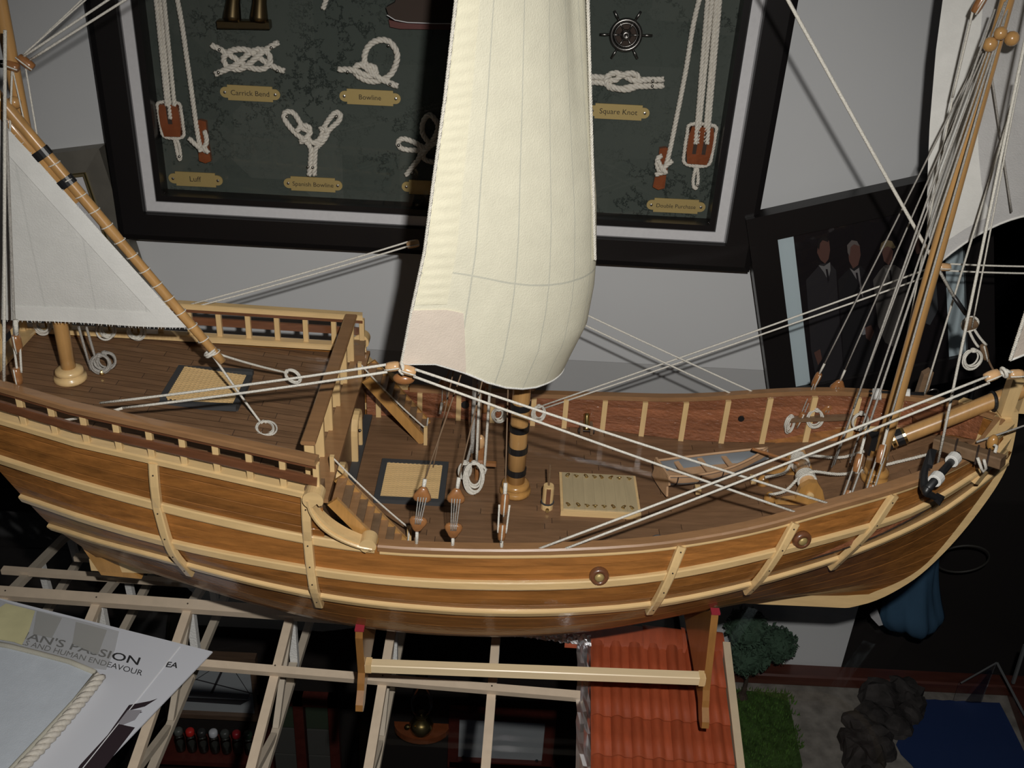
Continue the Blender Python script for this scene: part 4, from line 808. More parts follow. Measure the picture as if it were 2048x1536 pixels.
for k in (-.0028, .0034): line((-0.3334,-0.0625,0.1218) if k < 0 else V((-0.3308,-0.0625,0.1219)), V((-0.3340,-0.0590,0.1385)) if k < 0 else V((-0.3301,-0.0590,0.1388)), .0008, 'rope', 0)
# lifts and braces at the mizzen mast head
block((-0.3200,0.0000,0.3083), (.5, 0, -.4), .0105, .006, 'redblock' if False else 'block'); block((-0.3272,-0.0040,0.3067), (.9, 0, -.3), .0085, .006, 'block')
line((-0.3172,0.0000,0.3100), V((-0.2411,0.0000,0.3504)) + V((.02, 0, .018)), .0008, sag=0); line((-0.3233,0.0000,0.3103), V((-0.2545,0.0000,0.3488)) + V((.02, 0, .018)), .0008, sag=0)
line((-0.3326,0.0200,0.3062), V((-0.2909,0.0500,0.3388)) + V((.02, 0, .02)), .0006, sag=0); line((-0.3308,0.0200,0.3072), V((-0.2999,0.0600,0.3360)) + V((.02, 0, .02)), .0006, sag=0)
line((-0.3208,0.0000,0.3055), (-0.3167,-0.0100,0.2652), .0006, sag=0); line((-0.3273,-0.0050,0.3039), (-0.3294,-0.0180,0.2700), .0007, sag=0); line((-0.3272,-0.0040,0.3037), (-0.3231,-0.0100,0.2750), .0005, sag=0)
put('mast_strop', MB().torus((-0.3333,0.0000,0.3067), (.1, 0, 1), .0052, .0012, 16, 6), M['black'], ship, True); put('parrel_bead', MB().ball((-0.3290,-0.0060,0.2846), .0042, 10, 6), M['mast'], ship, True)
# thick twisted brace beside the main sail
m = MB(); rope3(m, sagline((0.0427,-0.0120,0.2022), V((0.0197,-0.0120,0.3663)) + V((-.008, 0, .10)), -.000, 40), .0012, .005, 4); put('main_brace', m, M['rope'], ship, True)
# rosettes on the hull side
for pt, t_, x_ in (((0.0573,-0.1070,0.0145), .80, .0578), ((0.1946,-0.0850,0.0306), .80, .1965)):
    s0 = s_at_x(x_, t_); c = hullp(s0, t_, -1); n = hulln(s0, t_, -1)
    rz = put('oar_port_rosette', MB().lathe([(.0068, -.001), (.0068, .002), (.0056, .0036), (.0036, .0036), (.0034, .0016)], c, n, 20), M['rail_red'], ship, True); put('rosette_centre', MB().lathe([(.0033, 0), (.0033, .0034), (.002, .0044)], c, n, 12), M['plaque'], rz, True)
put('port_ring', MB().torus((0.0975,-0.0900,0.0283), (.1, -1, .5), .0058, .0009, 20, 6), M['blackbar'], ship, True)
# windlass forward of the boat
wl = V((0.2206,-0.0163,0.0180)); 
def cheek(yo): 
    prof = [(-.024, 0), (-.018, .004), (-.010, .0055), (-.008, .016), (-.002, .021), (.004, .021), (.0085, .015), (.012, .006), (.0135, 0)]
    return MB().prism([(wl.x + a, wl.y + yo, .0135 + b) for a, b in prof], (0, .005, 0))
wn = put('windlass', cheek(0), M['orange'], ship); put('cheek', cheek(.040), M['orange'], wn)
put('drum', MB().tube([(wl.x, wl.y + .003, .0275), (wl.x, wl.y + .043, .0275)], .0058, 14), M['block_pale'], wn, True); put('drum_end', MB().lathe([(.0028, 0), (.0028, .0012), (.0012, .0016)], (wl.x, wl.y - .0002, .0235), (0, -1, 0), 14), M['pale_z'], wn)
put('handspike', MB().tube([(wl.x + .002, wl.y + .030, .030), (wl.x - .040, wl.y + .034, .040)], .0012, 8), M['block'], wn)
for yo in (.012, .034): 
    m = MB()
    for k in range(5): m.torus((wl.x, wl.y + yo + .0018 * k, .0275), (0, 1, 0), .0066, .0011, 16, 5)
    put('cable_turns', m, M['rope'], wn, True)
def cable(pts, r=.0013): m = MB(); rope3(m, spline(pts, 8), r, .0055, 4); return put('anchor_cable', m, M['rope'], ship, True)
cable([(0.1918,-0.0112,0.0180), (0.2053,-0.0049,0.0180), (wl.x - .006, wl.y + .014, .029), (wl.x + .004, wl.y + .015, .0345), (0.2512,0.0046,0.0300), (0.2873,0.0059,0.0420), (0.3228,0.0008,0.0600)])
cable([(0.1933,0.0118,0.0180), (0.2086,0.0142,0.0220), (wl.x - .006, wl.y + .036, .030), (wl.x + .004, wl.y + .037, .0345), (0.2533,0.0272,0.0300), (0.2693,0.0184,0.0440)])
for p in ((0.1945,-0.0067,0.0120), (0.1944,0.0184,0.0100)): put('bitt_knob', MB().lathe([(.0045, 0), (.0048, .004), (.003, .008), (.001, .0095)], V(p) - V((0, 0, .004)), (0, 0, 1), 14), M['orange'], ship, True)
# cat beam across the bow, with lashings
cb0, cb1 = V((0.2952,-0.0303,0.0850)), V((0.3280,-0.0632,0.0920)); ct = put('cat_beam', MB().bar(cb0, cb1, .0095, .0085, (0, 0, 1), .001), M['walnut'], ship)
for k in (.30, .62, .78): 
    c = cb0.lerp(cb1, k); put('cleat_strip', MB().bar(c - V((.0006, 0, 0)), c + (cb1 - cb0) * .018, .0108, .0098, (0, 0, 1)), M['caulk'], ct)
put('lashing', MB().tube([(0.3114,-0.0602,0.0930), (0.3144,-0.0632,0.0870), (0.3188,-0.0595,0.0810), (0.3177,-0.0635,0.0870), (0.3131,-0.0660,0.0950)], .0011, 6), M['rope'], ct, True); put('lashing', MB().tube([(0.3227,-0.0590,0.0970), (0.3253,-0.0543,0.0990), (0.3240,-0.0526,0.0990)], .0011, 6), M['rope'], ct, True)
line((0.3182,-0.0403,0.0930), V((0.3579,-0.0200,0.1000)) + V((.02, 0, .006)), .0007, 'rope_grey', 0); put('fairlead_bead', MB().ball((0.3278,-0.0431,0.0950), .0048, 10, 7, (.8, .8, 1.3)), M['orange'], ship, True)
fbm = put('fore_crossbeam', MB().bar((0.3046,0.0300,0.0653), (0.3347,0.0400,0.0746), .006, .006), M['rail_red'], ship)
for p in ((0.2917,0.0552,0.0580), (0.3195,0.0460,0.0580)): put('timber_head', MB().lathe([(.0016, 0), (.0022, .006), (.0028, .010), (.0016, .013)], p, (0, 0, 1), 10), M['mast'], fbm, True)

# ------------------------------------------------------------------ loose fittings on the ship: anchors, boat, swivel gun
def anchor(label, sh0, sh1, arm_c, arm_dirs, stock_dir, wraps, at):
    t = thing('anchor', label, 'anchor', at, None); a, b = V(sh0), V(sh1); d = (b - a).normalized()
    put('shank', MB().tube([a, b], [.0030, .0024], 10), M['black'], t, True)
    for k in wraps: c = a.lerp(b, k); put('cloth_wrap', MB().lathe([(.0042, -.0034), (.0046, -.0031), (.0047, .0031), (.0042, .0034)], c, d, 14), M['hem'], t)
    for q in arm_dirs:
        P = spline([a] + [V(p) for p in q], 6); put('arm', MB().tube(P, [.0032 - .0012 * i / len(P) for i in range(len(P))], 8), M['black'], t, True)
    return t
A0 = V((0.2724,-0.0834,0.0810)); A1 = V((0.3142,-0.0354,0.0870))
an = anchor('black anchor with two white cloth wraps lashed outside the bow rail beside the cat beam', A0, A1, None, [[(0.2715,-0.0847,0.0790), (0.2755,-0.0845,0.0770), (0.2834,-0.0840,0.0730)], [(0.2713,-0.0804,0.0800), (0.2737,-0.0698,0.0870), (0.2797,-0.0581,0.0950)]], None, (.22, .66), A0)
put('fluke', MB().prism([(0.2773,-0.0605,0.0960), (0.2824,-0.0603,0.0950), (0.2775,-0.0712,0.0890), (0.2745,-0.0691,0.0890)], (0, 0, .0025)), M['black'], an); put('fluke', MB().prism([(0.2802,-0.0819,0.0750), (0.2864,-0.0818,0.0720), (0.2815,-0.0881,0.0710), (0.2773,-0.0853,0.0740)], (0, 0, .0025)), M['black'], an)
f0, f1 = V((0.2752,0.0570,0.0717)), V((0.3123,0.0440,0.0807))
an2 = anchor('dark anchor with wooden stock and white wraps lying along the far bow rail', f0, f1, None, [], None, (.15, .67), f0)
put('stock', MB().prism([(0.3093,0.0500,0.0595), (0.3177,0.0500,0.0591), (0.3191,0.0530,0.0961), (0.3165,0.0530,0.0973), (0.3120,0.0530,0.0934)], (0, .006, 0)), M['walnut'], an2)
put('anchor_ring', MB().torus((0.3216,0.0500,0.0796), (0, 1, .3), .0042, .0009, 16, 6), M['pewter'], an2, True)
# ship's boat on chocks
bo = V((0.1138,0.0017,0.0060)); be = V((0.1996,0.0271,0.0100)); L_ = (be - bo).length; bx = (be - bo).normalized(); by = V((-bx.y, bx.x, 0)).normalized(); bc = bo + by * .0075
boat = thing('rowing_boat', "small grey and tan ship's boat resting on chocks amidships between cargo hatch and windlass", 'boat', tuple(bc))
def bp(u, v, s):
    w_ = .0125 * (1 - max(0, (u - .25) / .75) ** 2.2) * (.86 + .14 * min(1, u / .2)); a = v * pi / 2
    return bc + bx * (L_ * u + .003 * sin(a) * (u > .9)) + by * (s * w_ * cos(a) ** .7) + V((0, 0, .0145 + .004 * (u - .4) ** 2 * 4 - .0125 * sin(a) ** .8 * (1 - .15 * u)))
greyp = plain('grey_boat_paint', (.20, .215, .23), .45); tan = plain('bare_boat_ply', (.52, .32, .18), .5, noise_amt=.08)
for s_ in (-1, 1):
    put('hull_side', MB().grid(lambda u, v: bp(u, v * .98, s_), 24, 8).grid(lambda u, v: bp(u, v * .98, s_) + V((0, 0, .0008)) - by * s_ * .0007, 24, 8), greyp, boat, True)
    put('gunwale', MB().tube([bp(u / 24, 0, s_) + V((0, 0, .0006)) for u in range(25)], .0011, 6), tan, boat, True)
    put('sheer_plank', MB().grid(lambda u, v: bp(u, .02 + .26 * v, s_) + by * s_ * .0005, 24, 3), tan, boat, True)
put('transom', MB().prism([bc + by * -.013 + V((0, 0, .019)), bc + by * -.0155 + V((0, 0, .012)), bc + by * -.0125 + V((0, 0, .009)), bc + by * -.0145 + V((0, 0, .001)), bc + by * -.006, bc + by * .006, bc + by * .0145 + V((0, 0, .001)), bc + by * .0125 + V((0, 0, .009)), bc + by * .0155 + V((0, 0, .012)), bc + by * .013 + V((0, 0, .019))], bx * .0016), tan, boat)
put('floor_board', MB().grid(lambda u, v: bc + bx * (L_ * (.03 + .78 * u)) + by * ((v * 2 - 1) * .0092 * (1 - u * u * .6)) + V((0, 0, .0075)), 12, 2), tan, boat)
for u in (.2, .42, .64): w_ = .0125 * (1 - max(0, (u - .25) / .75) ** 2.2); put('thwart', MB().bar(bc + bx * (L_ * u) + by * (-w_) + V((0, 0, .0125)), bc + bx * (L_ * u) + by * w_ + V((0, 0, .0125)), .0040, .0012), tan, boat)
for u in (.10, .31, .53): 
    m = MB(); m.tube([bp(u, v / 8, -1) + V((0, 0, .0004)) - by * .0004 for v in range(0, 8)], .0007, 5); put('rib', m, M['caulk'], boat)
for u, dy in ((.30, -.013), (.83, -.012), (.30, .013), (.83, .012)): p = bc + bx * (L_ * u) + by * dy; put('chock', MB().box((p.x, p.y, p.z + .0016), (.004, .008, .0040)), M['pale'], boat)
# brass swivel gun against the far bulwark
g = V((0.0587,0.0880,0.0036)); gun = thing('swivel_gun', 'small brass swivel gun on a dark carriage by the far bulwark', 'cannon', (g.x, g.y, g.z))
put('barrel', MB().lathe([(.0022, -.006), (.0030, -.005), (.0026, -.002), (.0023, .006), (.0029, .008), (.0018, .009)], (g.x, g.y, g.z + .0075), (.0, .6, .55), 14), M['brass'], gun, True)
for k in (-.0042, .0042): put('cheek', MB().box((g.x + k, g.y, g.z + .003), (.0024, .012, .0062)), M['walnut'], gun); put('wheel', MB().lathe([(.0024, -.001), (.0024, .001)], (g.x + k * 1.4, g.y - .003, g.z + .0022), (1, 0, 0), 12), M['caulk'], gun)
put('axle', MB().tube([(g.x - .007, g.y - .003, g.z + .0022), (g.x + .007, g.y - .003, g.z + .0022)], .0008, 6), M['black'], gun)

# ------------------------------------------------------------------ display cradle
GZ = -.1390
stand = thing('display_cradle', 'honey-coloured wooden cradle of two shaped boards and a long bar under the ship', 'display stand', (0.02, 0, GZ))
def cradle(x, lean):
    ht = []
    s = s_at_x(x, 3.0)
    for t in (2.70, 2.85, 3.0, 3.2, 3.5, 3.85):
        p = hullp(s_at_x(x, t), t, -1); n = hulln(s_at_x(x, t), t, -1); ht.append((p.y + n.y * .0012, p.z + n.z * .0012))
    zk = -.0985
    half = [(-.006, zk - .001)] + [(y_, z_) for y_, z_ in ht[::-1]] 
    yt, zt = half[-1]
    out = half + [(yt - .0042, zt + .0012), (yt - .0062, zt - .006), (-.086, -.112), (-.0905, -.1185), (-.0925, -.1235), (-.1010, -.1300), (-.1025, -.1350), (-.0985, GZ + .0003), (-.0900, GZ + .0003), (-.078, -.1305), (-.045, -.1265), (-.020, -.1260)]
    full = out + [(-a, b) for a, b in out[::-1]]
    o = put('cradle_board', MB().prism([(x, a, b) for a, b in full], (.0054, 0, 0)), M['cradle'], stand)
    for sg in (1, -1): put('felt_pad', MB().box((x + .003, sg * (yt - .003), zt + .0012), (.0066, .006, .0016)), plain('red_felt', (.30, .015, .03), .9), o)
cradle(-.1115, 0); cradle(.1495, 0)
put('tie_bar', MB().bar((-.106, -.0835, -.1065), (.150, -.0835, -.1015 - .001), .0078, .0078, (0, 0, 1), .0006), M['bar'], stand)
put('tie_bar', MB().bar((-.106, .0835, -.1065), (.150, .0835, -.1025), .0078, .0078, (0, 0, 1), .0006), M['pale'], stand)
for x_ in (-.1035, .1475): put('bar_end', MB().box((x_, -.0835, -.106 if x_ < 0 else -.1027), (.0045, .0082, .0082)), M['pale_z'], stand)

# ------------------------------------------------------------------ glass shelf the ship stands on
put('glass_shelf', MB().box((0, -.05, GZ - .0031), (1.7, .56, .006)), M['shelfglass']); gs = COL.objects['glass_shelf']
tag(gs, 'clear glass shelf under the cradle of the model ship', 'shelf')

# ------------------------------------------------------------------ shadow box of knots on the wall
FX0, FX1, FZ0, FZ1 = -.3612, .2022, .1050, .66
sb = thing('shadow_box', 'large black framed shadow box of sailor knots on the white wall behind the ship', 'framed display', ((FX0 + FX1) / 2, WY, FZ0))
FY = .205
def hbar(name, x0, x1, z0, z1, y0, y1, mat, mit=0, bev=0):
    """bar of a frame whose front face is at y0; 'mit' cuts the mitre at both ends"""
    return
def frame_ring(x0, x1, z0, z1, wdt, y0, y1, mat, name, parent, y0in=None):
    y0in = y0 if y0in is None else y0in
    for (ax, az, bx, bz, cx, cz, dx, dz) in ((x0, z0, x1, z0, x1 - wdt, z0 + wdt, x0 + wdt, z0 + wdt), (x0, z1, x1, z1, x1 - wdt, z1 - wdt, x0 + wdt, z1 - wdt), (x0, z0, x0, z1, x0 + wdt, z1 - wdt, x0 + wdt, z0 + wdt), (x1, z0, x1, z1, x1 - wdt, z1 - wdt, x1 - wdt, z0 + wdt)):
        r = .22; mx = lambda p, q: p + (q - p) * r
        front = [(ax, y0 + .003, az), (bx, y0 + .003, bz), (cx, y0in, cz), (dx, y0in, dz)]; m = MB()
        e = [(mx(ax, dx), y0, mx(az, dz)), (mx(bx, cx), y0, mx(bz, cz))]
        back = [(p[0], y1, p[2]) for p in (front[0], front[1], front[2], front[3])]
        m.add(front + e + back, [(0, 1, 5, 4), (4, 5, 2, 3), (0, 6, 7, 1), (3, 2, 8, 9), (6, 9, 8, 7), (0, 4, 3, 9, 6), (1, 7, 8, 2, 5)])
        put(name, m, mat, parent)
frame_ring(FX0, FX1, FZ0, FZ1, .0250, FY, WY - .0005, M['frame_black'], 'frame_bar', sb)
frame_ring(FX0 + .0245, FX1 - .0245, FZ0 + .0245, FZ1 - .0245, .0110, FY + .0045, WY - .001, M['mat'], 'mount_strip', sb)
frame_ring(FX0 + .0355, FX1 - .0355, FZ0 + .0355, FZ1 - .0355, .0066, FY + .0030, WY - .001, M['frame_black'], 'inner_bar', sb)
BY = .2255
put('chart_backing', MB().box(((FX0 + FX1) / 2, BY + .0035, (FZ0 + FZ1) / 2), (FX1 - FX0 - .078, .007, FZ1 - FZ0 - .078)), M['chart'], sb)
put('front_glass', MB().box(((FX0 + FX1) / 2, .2115, (FZ0 + FZ1) / 2), (FX1 - FX0 - .083, .0016, FZ1 - FZ0 - .083)), M['paneglass'], sb)
# knots
def knot(label, paths, r, pins, weave=.0016, closed=False, at=None):
    P0 = V(paths[0][len(paths[0]) // 2]); t = thing('rope_knot', label, 'knot', (P0.x, BY, P0.z), 'sailor knots in the shadow box')
    for k, p in enumerate(paths):
        d = spline(p, 10); n = len(d); q = [v + V((0, -r * .35 - weave * (.5 + .5 * sin(6.3 * 2.6 * i / n + 1.7 * k)), 0)) for i, v in enumerate(d)]
        m = MB(); rope3(m, q, r, r * 4.6, 5); put('rope', m, M['knotrope'], t, True)
    for c in pins: c = V(c); put('pin', MB().ball(c + V((0, -r * 2.0 - weave, 0)), .0013, 8, 6), M['pin'], t, True)
    return t
KY_ = .2235
knot('white carrick bend knot of two interlaced ropes above its brass plaque', [[(-0.2676,0.2235,0.2748),(-0.2592,0.2235,0.2713),(-0.2494,0.2235,0.2654),(-0.2388,0.2235,0.2586),(-0.2272,0.2235,0.2576),(-0.2202,0.2235,0.2633),(-0.2210,0.2235,0.2706),(-0.2290,0.2235,0.2734),(-0.2380,0.2235,0.2688),(-0.2477,0.2235,0.2606),(-0.2577,0.2235,0.2555),(-0.2668,0.2235,0.2513)], [(-0.2085,0.2235,0.2570),(-0.2175,0.2235,0.2602),(-0.2279,0.2235,0.2657),(-0.2385,0.2235,0.2724),(-0.2501,0.2235,0.2718),(-0.2581,0.2235,0.2657),(-0.2563,0.2235,0.2581),(-0.2460,0.2235,0.2562),(-0.2364,0.2235,0.2624),(-0.2276,0.2235,0.2702),(-0.2198,0.2235,0.2755),(-0.2125,0.2235,0.2799)]], .0026, [(-0.2600,0.2235,0.2725), (-0.2624,0.2235,0.2540), (-0.2173,0.2235,0.2764), (-0.2135,0.2235,0.2580)])
knot('white bowline knot with one large round loop above its brass plaque', [[(-0.1639,0.2235,0.2607),(-0.1543,0.2235,0.2613),(-0.1477,0.2235,0.2600),(-0.1394,0.2235,0.2572),(-0.1327,0.2235,0.2592),(-0.1343,0.2235,0.2644),(-0.1401,0.2235,0.2653),(-0.1421,0.2235,0.2709),(-0.1394,0.2235,0.2795),(-0.1323,0.2235,0.2855),(-0.1229,0.2235,0.2864),(-0.1160,0.2235,0.2800),(-0.1148,0.2235,0.2716),(-0.1194,0.2235,0.2603),(-0.1269,0.2235,0.2546),(-0.1353,0.2235,0.2524),(-0.1428,0.2235,0.2537),(-0.1490,0.2235,0.2579),(-0.1497,0.2235,0.2632),(-0.1446,0.2235,0.2659),(-0.1385,0.2235,0.2621),(-0.1315,0.2235,0.2568),(-0.1228,0.2235,0.2527),(-0.1144,0.2235,0.2495)]], .0027, [(-0.1552,0.2235,0.2604), (-0.1213,0.2235,0.2837), (-0.1203,0.2235,0.2524)])
knot('white two-looped knot shaped like rabbit ears above its brass plaque', [[(-0.1923,0.2235,0.1678),(-0.1904,0.2235,0.1814),(-0.1898,0.2235,0.1930),(-0.1959,0.2235,0.2005),(-0.2013,0.2235,0.2042),(-0.2078,0.2235,0.2112),(-0.2116,0.2235,0.2183),(-0.2093,0.2235,0.2227),(-0.2034,0.2235,0.2222),(-0.1990,0.2235,0.2160),(-0.1951,0.2235,0.2089),(-0.1891,0.2235,0.2079),(-0.1916,0.2235,0.2017),(-0.1870,0.2235,0.1975),(-0.1808,0.2235,0.2023),(-0.1779,0.2235,0.2107),(-0.1725,0.2235,0.2192),(-0.1672,0.2235,0.2246),(-0.1634,0.2235,0.2227),(-0.1649,0.2235,0.2175),(-0.1706,0.2235,0.2120),(-0.1773,0.2235,0.2046),(-0.1819,0.2235,0.1978),(-0.1856,0.2235,0.1919),(-0.1869,0.2235,0.1807),(-0.1879,0.2235,0.1680)], [(-0.2010,0.2225,0.2067),(-0.1960,0.2225,0.2121),(-0.1905,0.2225,0.2116),(-0.1899,0.2225,0.2064),(-0.1945,0.2225,0.2000),(-0.1989,0.2225,0.1972)], [(-0.1812,0.2225,0.2095),(-0.1760,0.2225,0.2107),(-0.1754,0.2225,0.2046),(-0.1799,0.2225,0.1982),(-0.1835,0.2225,0.1945)]], .0024, [(-0.2077,0.2235,0.2202), (-0.1660,0.2235,0.2226), (-0.1919,0.2235,0.1773), (-0.1879,0.2235,0.1770)])
knot('white knot in the shadow of the main sail, half hidden by its edge', [[(-0.0905,0.2235,0.1977),(-0.1021,0.2235,0.2036),(-0.1107,0.2235,0.2054),(-0.1146,0.2235,0.2008),(-0.1103,0.2235,0.1961),(-0.0965,0.2235,0.1960),(-0.0879,0.2235,0.2014),(-0.0932,0.2235,0.2111),(-0.0928,0.2235,0.2211),(-0.0873,0.2235,0.2270),(-0.0804,0.2235,0.2183),(-0.0837,0.2235,0.2069),(-0.0935,0.2235,0.1958),(-0.0964,0.2235,0.1885),(-0.1025,0.2235,0.1801),(-0.1077,0.2235,0.1726)], [(-0.0742,0.2230,0.2080),(-0.0848,0.2230,0.2017),(-0.0921,0.2230,0.1938),(-0.0912,0.2230,0.1881),(-0.0825,0.2230,0.1868),(-0.0738,0.2230,0.1891)]], .0024, [(-0.1133,0.2235,0.2008), (-0.1016,0.2235,0.1770)])
knot('white square knot of four rope ends above its brass plaque', [[(0.1064,0.2235,0.2675),(0.0919,0.2235,0.2667),(0.0821,0.2235,0.2653),(0.0743,0.2235,0.2682),(0.0665,0.2235,0.2706),(0.0601,0.2235,0.2682),(0.0585,0.2235,0.2632),(0.0628,0.2235,0.2581),(0.0720,0.2235,0.2578),(0.0801,0.2235,0.2603),(0.0925,0.2235,0.2614),(0.1071,0.2235,0.2622)], [(0.0286,0.2235,0.2665),(0.0453,0.2235,0.2666),(0.0570,0.2235,0.2660),(0.0655,0.2235,0.2644),(0.0709,0.2235,0.2688),(0.0789,0.2235,0.2713),(0.0846,0.2235,0.2692),(0.0859,0.2235,0.2647),(0.0827,0.2235,0.2596),(0.0746,0.2235,0.2575),(0.0648,0.2235,0.2590),(0.0561,0.2235,0.2618),(0.0290,0.2235,0.2616)]], .0026, [(0.0444,0.2235,0.2670), (0.0444,0.2235,0.2624), (0.0969,0.2235,0.2670), (0.0970,0.2235,0.2629)])
# plaques
def plaque(txt, c, wdt, label, show=1.0, hgt=.0128):
    c = V(c); t = thing('name_plaque', label, 'plaque', (c.x, BY, c.z), 'brass name plaques under the knots'); a = R(.35)
    ux, uz = V((cos(a), 0, sin(a))), V((-sin(a), 0, cos(a))); h, b = wdt / 2, hgt / 2; n = .0019
    out = [(-h + b + n, b), (h - b - n, b), (h - b - n, b - n)] + [(h - b + (b - n) * sin(q), (b - n) * cos(q)) for q in [pi * k / 8 for k in range(9)]] + [(h - b - n, -b + n), (h - b - n, -b), (-h + b + n, -b), (-h + b + n, -b + n)] + [(-h + b - (b - n) * sin(q), -(b - n) * cos(q)) for q in [pi * k / 8 for k in range(9)]] + [(-h + b + n, b - n)]
    put('plate', MB().prism([c + ux * p + uz * q for p, q in out], (0, .0012, 0)), M['plaque'], t)
    for s_ in (-1, 1): put('screw', MB().lathe([(.0014, 0), (.0012, .0006), (.0005, .0008)], c + ux * (s_ * (h - b + .0004)), (0, -1, 0), 10), M['pin'], t)
    if txt: text_mesh(txt, c - ux * (wdt * .27 * show) - uz * .0019, ux, uz, wdt * .54 * show, 'lettering', M['ink'], t, (0, -.0002, 0))
    return t
plaque('Carrick Bend', (-0.2393,0.2240,0.2361), .0545, 'brass plaque engraved Carrick Bend under the interlaced knot', 1.1)
plaque('Bowline', (-0.1381,0.2240,0.2384), .0555, 'brass plaque engraved Bowline under the knot with the round loop', .62)
plaque('Spanish Bowline', (-0.1897,0.2240,0.1591), .0555, 'brass plaque engraved Spanish Bowline under the two-looped knot', 1.2)
plaque('', (-0.0857,0.2240,0.1618), .0555, 'shadowed brass plaque partly hidden behind the edge of the main sail')
plaque('Luff', (-0.2931,0.2240,0.1577), .0515, 'dim brass plaque engraved Luff beneath the single pulley and cleat', .36)
plaque('Square Knot', (0.0720,0.2240,0.2379), .0565, 'brass plaque engraved Square Knot under the four-ended knot', 1.05)
plaque('Double Purchase', (0.1314,0.2240,0.1576), .0560, 'brass plaque engraved Double Purchase beneath the double pulley', 1.15)
# tackles and cleats
def tackle(label, lines, c, w_, h_, tilt, eye, r):
    c = V(c); t = thing('block_and_tackle', label, 'pulley', (c.x, BY, c.z), 'pulleys in the shadow box'); a = R(tilt); ux, uz = V((cos(a), 0, sin(a))), V((-sin(a), 0, cos(a)))
    pr = [(-w_ * .80, -h_), (w_ * .80, -h_), (w_, -h_ * .3), (w_, h_ * .5), (w_ * .85, h_), (-w_ * .85, h_), (-w_, h_ * .5), (-w_, -h_ * .3)]
    put('pulley_block', MB().prism([c + ux * p + uz * q + V((0, -.0060, 0)) for p, q in pr], (0, .0060, 0)), M['redblock'], t)
    sp = spline([c + ux * p * 1.12 + uz * q * 1.08 + V((0, -.003, 0)) for p, q in pr], 4, True); m = MB(); rope3(m, sp + [sp[0]], r * .8, r * 4, 4); put('strop', m, M['knotrope'], t, True)
    e = [V(p) for p in eye]; m = MB(); rope3(m, spline(e, 8), r * .8, r * 4, 4); put('eye_loop', m, M['knotrope'], t, True); put('pin', MB().ball(e[len(e) // 2] + V((0, -.003, .0022)), .0012, 8, 6), M['pin'], t, True)
    for p, q in lines: m = MB(); q = V(q); p = V(p); rope3(m, sagline(q, p + (p - q) * .5, 0, 6), r, r * 4.6, 5); put('fall', m, M['knotrope'], t, True)
    if w_ > .009: 
        for k in (-.38, .38): put('sheave_slot', MB().prism([c + ux * (w_ * k - .0016) + uz * (-h_ * .45) + V((0, -.0063, 0)), c + ux * (w_ * k + .0016) + uz * (-h_ * .45) + V((0, -.0063, 0)), c + ux * (w_ * k + .0016) + uz * (h_ * .8) + V((0, -.0063, 0)), c + ux * (w_ * k - .0016) + uz * (h_ * .8) + V((0, -.0063, 0))], (0, .002, 0)), M['caulk'], t)
    else: put('sheave_slot', MB().prism([c + ux * -.0018 + uz * (-h_ * .2) + V((0, -.0063, 0)), c + ux * .0018 + uz * (-h_ * .2) + V((0, -.0063, 0)), c + ux * .0018 + uz * (h_ * .98) + V((0, -.0063, 0)), c + ux * -.0018 + uz * (h_ * .98) + V((0, -.0063, 0))], (0, .002, 0)), M['caulk'], t)
tackle('red wooden single pulley with three white ropes at the end beside the silver picture frame', [((-0.3090,0.2215,0.3078), (-0.3090,0.2185,0.2231)), ((-0.3060,0.2225,0.3078), (-0.3073,0.2185,0.2122)), ((-0.3025,0.2215,0.3082), (-0.3028,0.2190,0.2233))], (-0.3078,0.2240,0.2106), .0086, .0136, 2, [(-0.3077,0.2215,0.1970),(-0.3067,0.2215,0.1909),(-0.3059,0.2215,0.1830),(-0.3049,0.2215,0.1760),(-0.3034,0.2215,0.1774),(-0.3031,0.2215,0.1845),(-0.3041,0.2215,0.1915),(-0.3064,0.2215,0.1971)], .0020)
tackle('dark red double pulley with four white ropes at the far end near the photograph', [((0.1334,0.2215,0.3319), (0.1397,0.2185,0.2158)), ((0.1371,0.2220,0.3320), (0.1415,0.2195,0.2165)), ((0.1407,0.2220,0.3322), (0.1474,0.2195,0.2168)), ((0.1433,0.2215,0.3324), (0.1495,0.2185,0.2163))], (0.1437,0.2240,0.2143), .0107, .0160, -1, [(0.1433,0.2215,0.1997),(0.1431,0.2215,0.1921),(0.1426,0.2215,0.1830),(0.1445,0.2215,0.1759),(0.1469,0.2215,0.1769),(0.1467,0.2215,0.1851),(0.1451,0.2215,0.1931),(0.1429,0.2215,0.1996)], .0021)
def cleat(label, c, hl, tilt, rope_top, wraps):
    c = V(c); t = thing('rope_cleat', label, 'cleat', (c.x, BY, c.z), 'cleats in the shadow box'); a = R(tilt); ux, uz = V((cos(a), 0, sin(a))), V((-sin(a), 0, cos(a)))
    pr = [(-.0052, -hl), (0, -hl - .002), (.0052, -hl), (.0046, -hl * .3), (.0046, hl * .3), (.0052, hl), (0, hl + .0015), (-.0052, hl), (-.0046, hl * .3), (-.0046, -hl * .3)]
    put('cleat_body', MB().prism([c + ux * p + uz * q + V((0, -.0048, 0)) for p, q in pr], (0, .0048, 0)), M['redblock'], t)
    for k, wr in enumerate(wraps): m = MB(); rope3(m, spline(wr, 8), .0022, .0095, 5); put('rope', m, M['knotrope'], t, True)
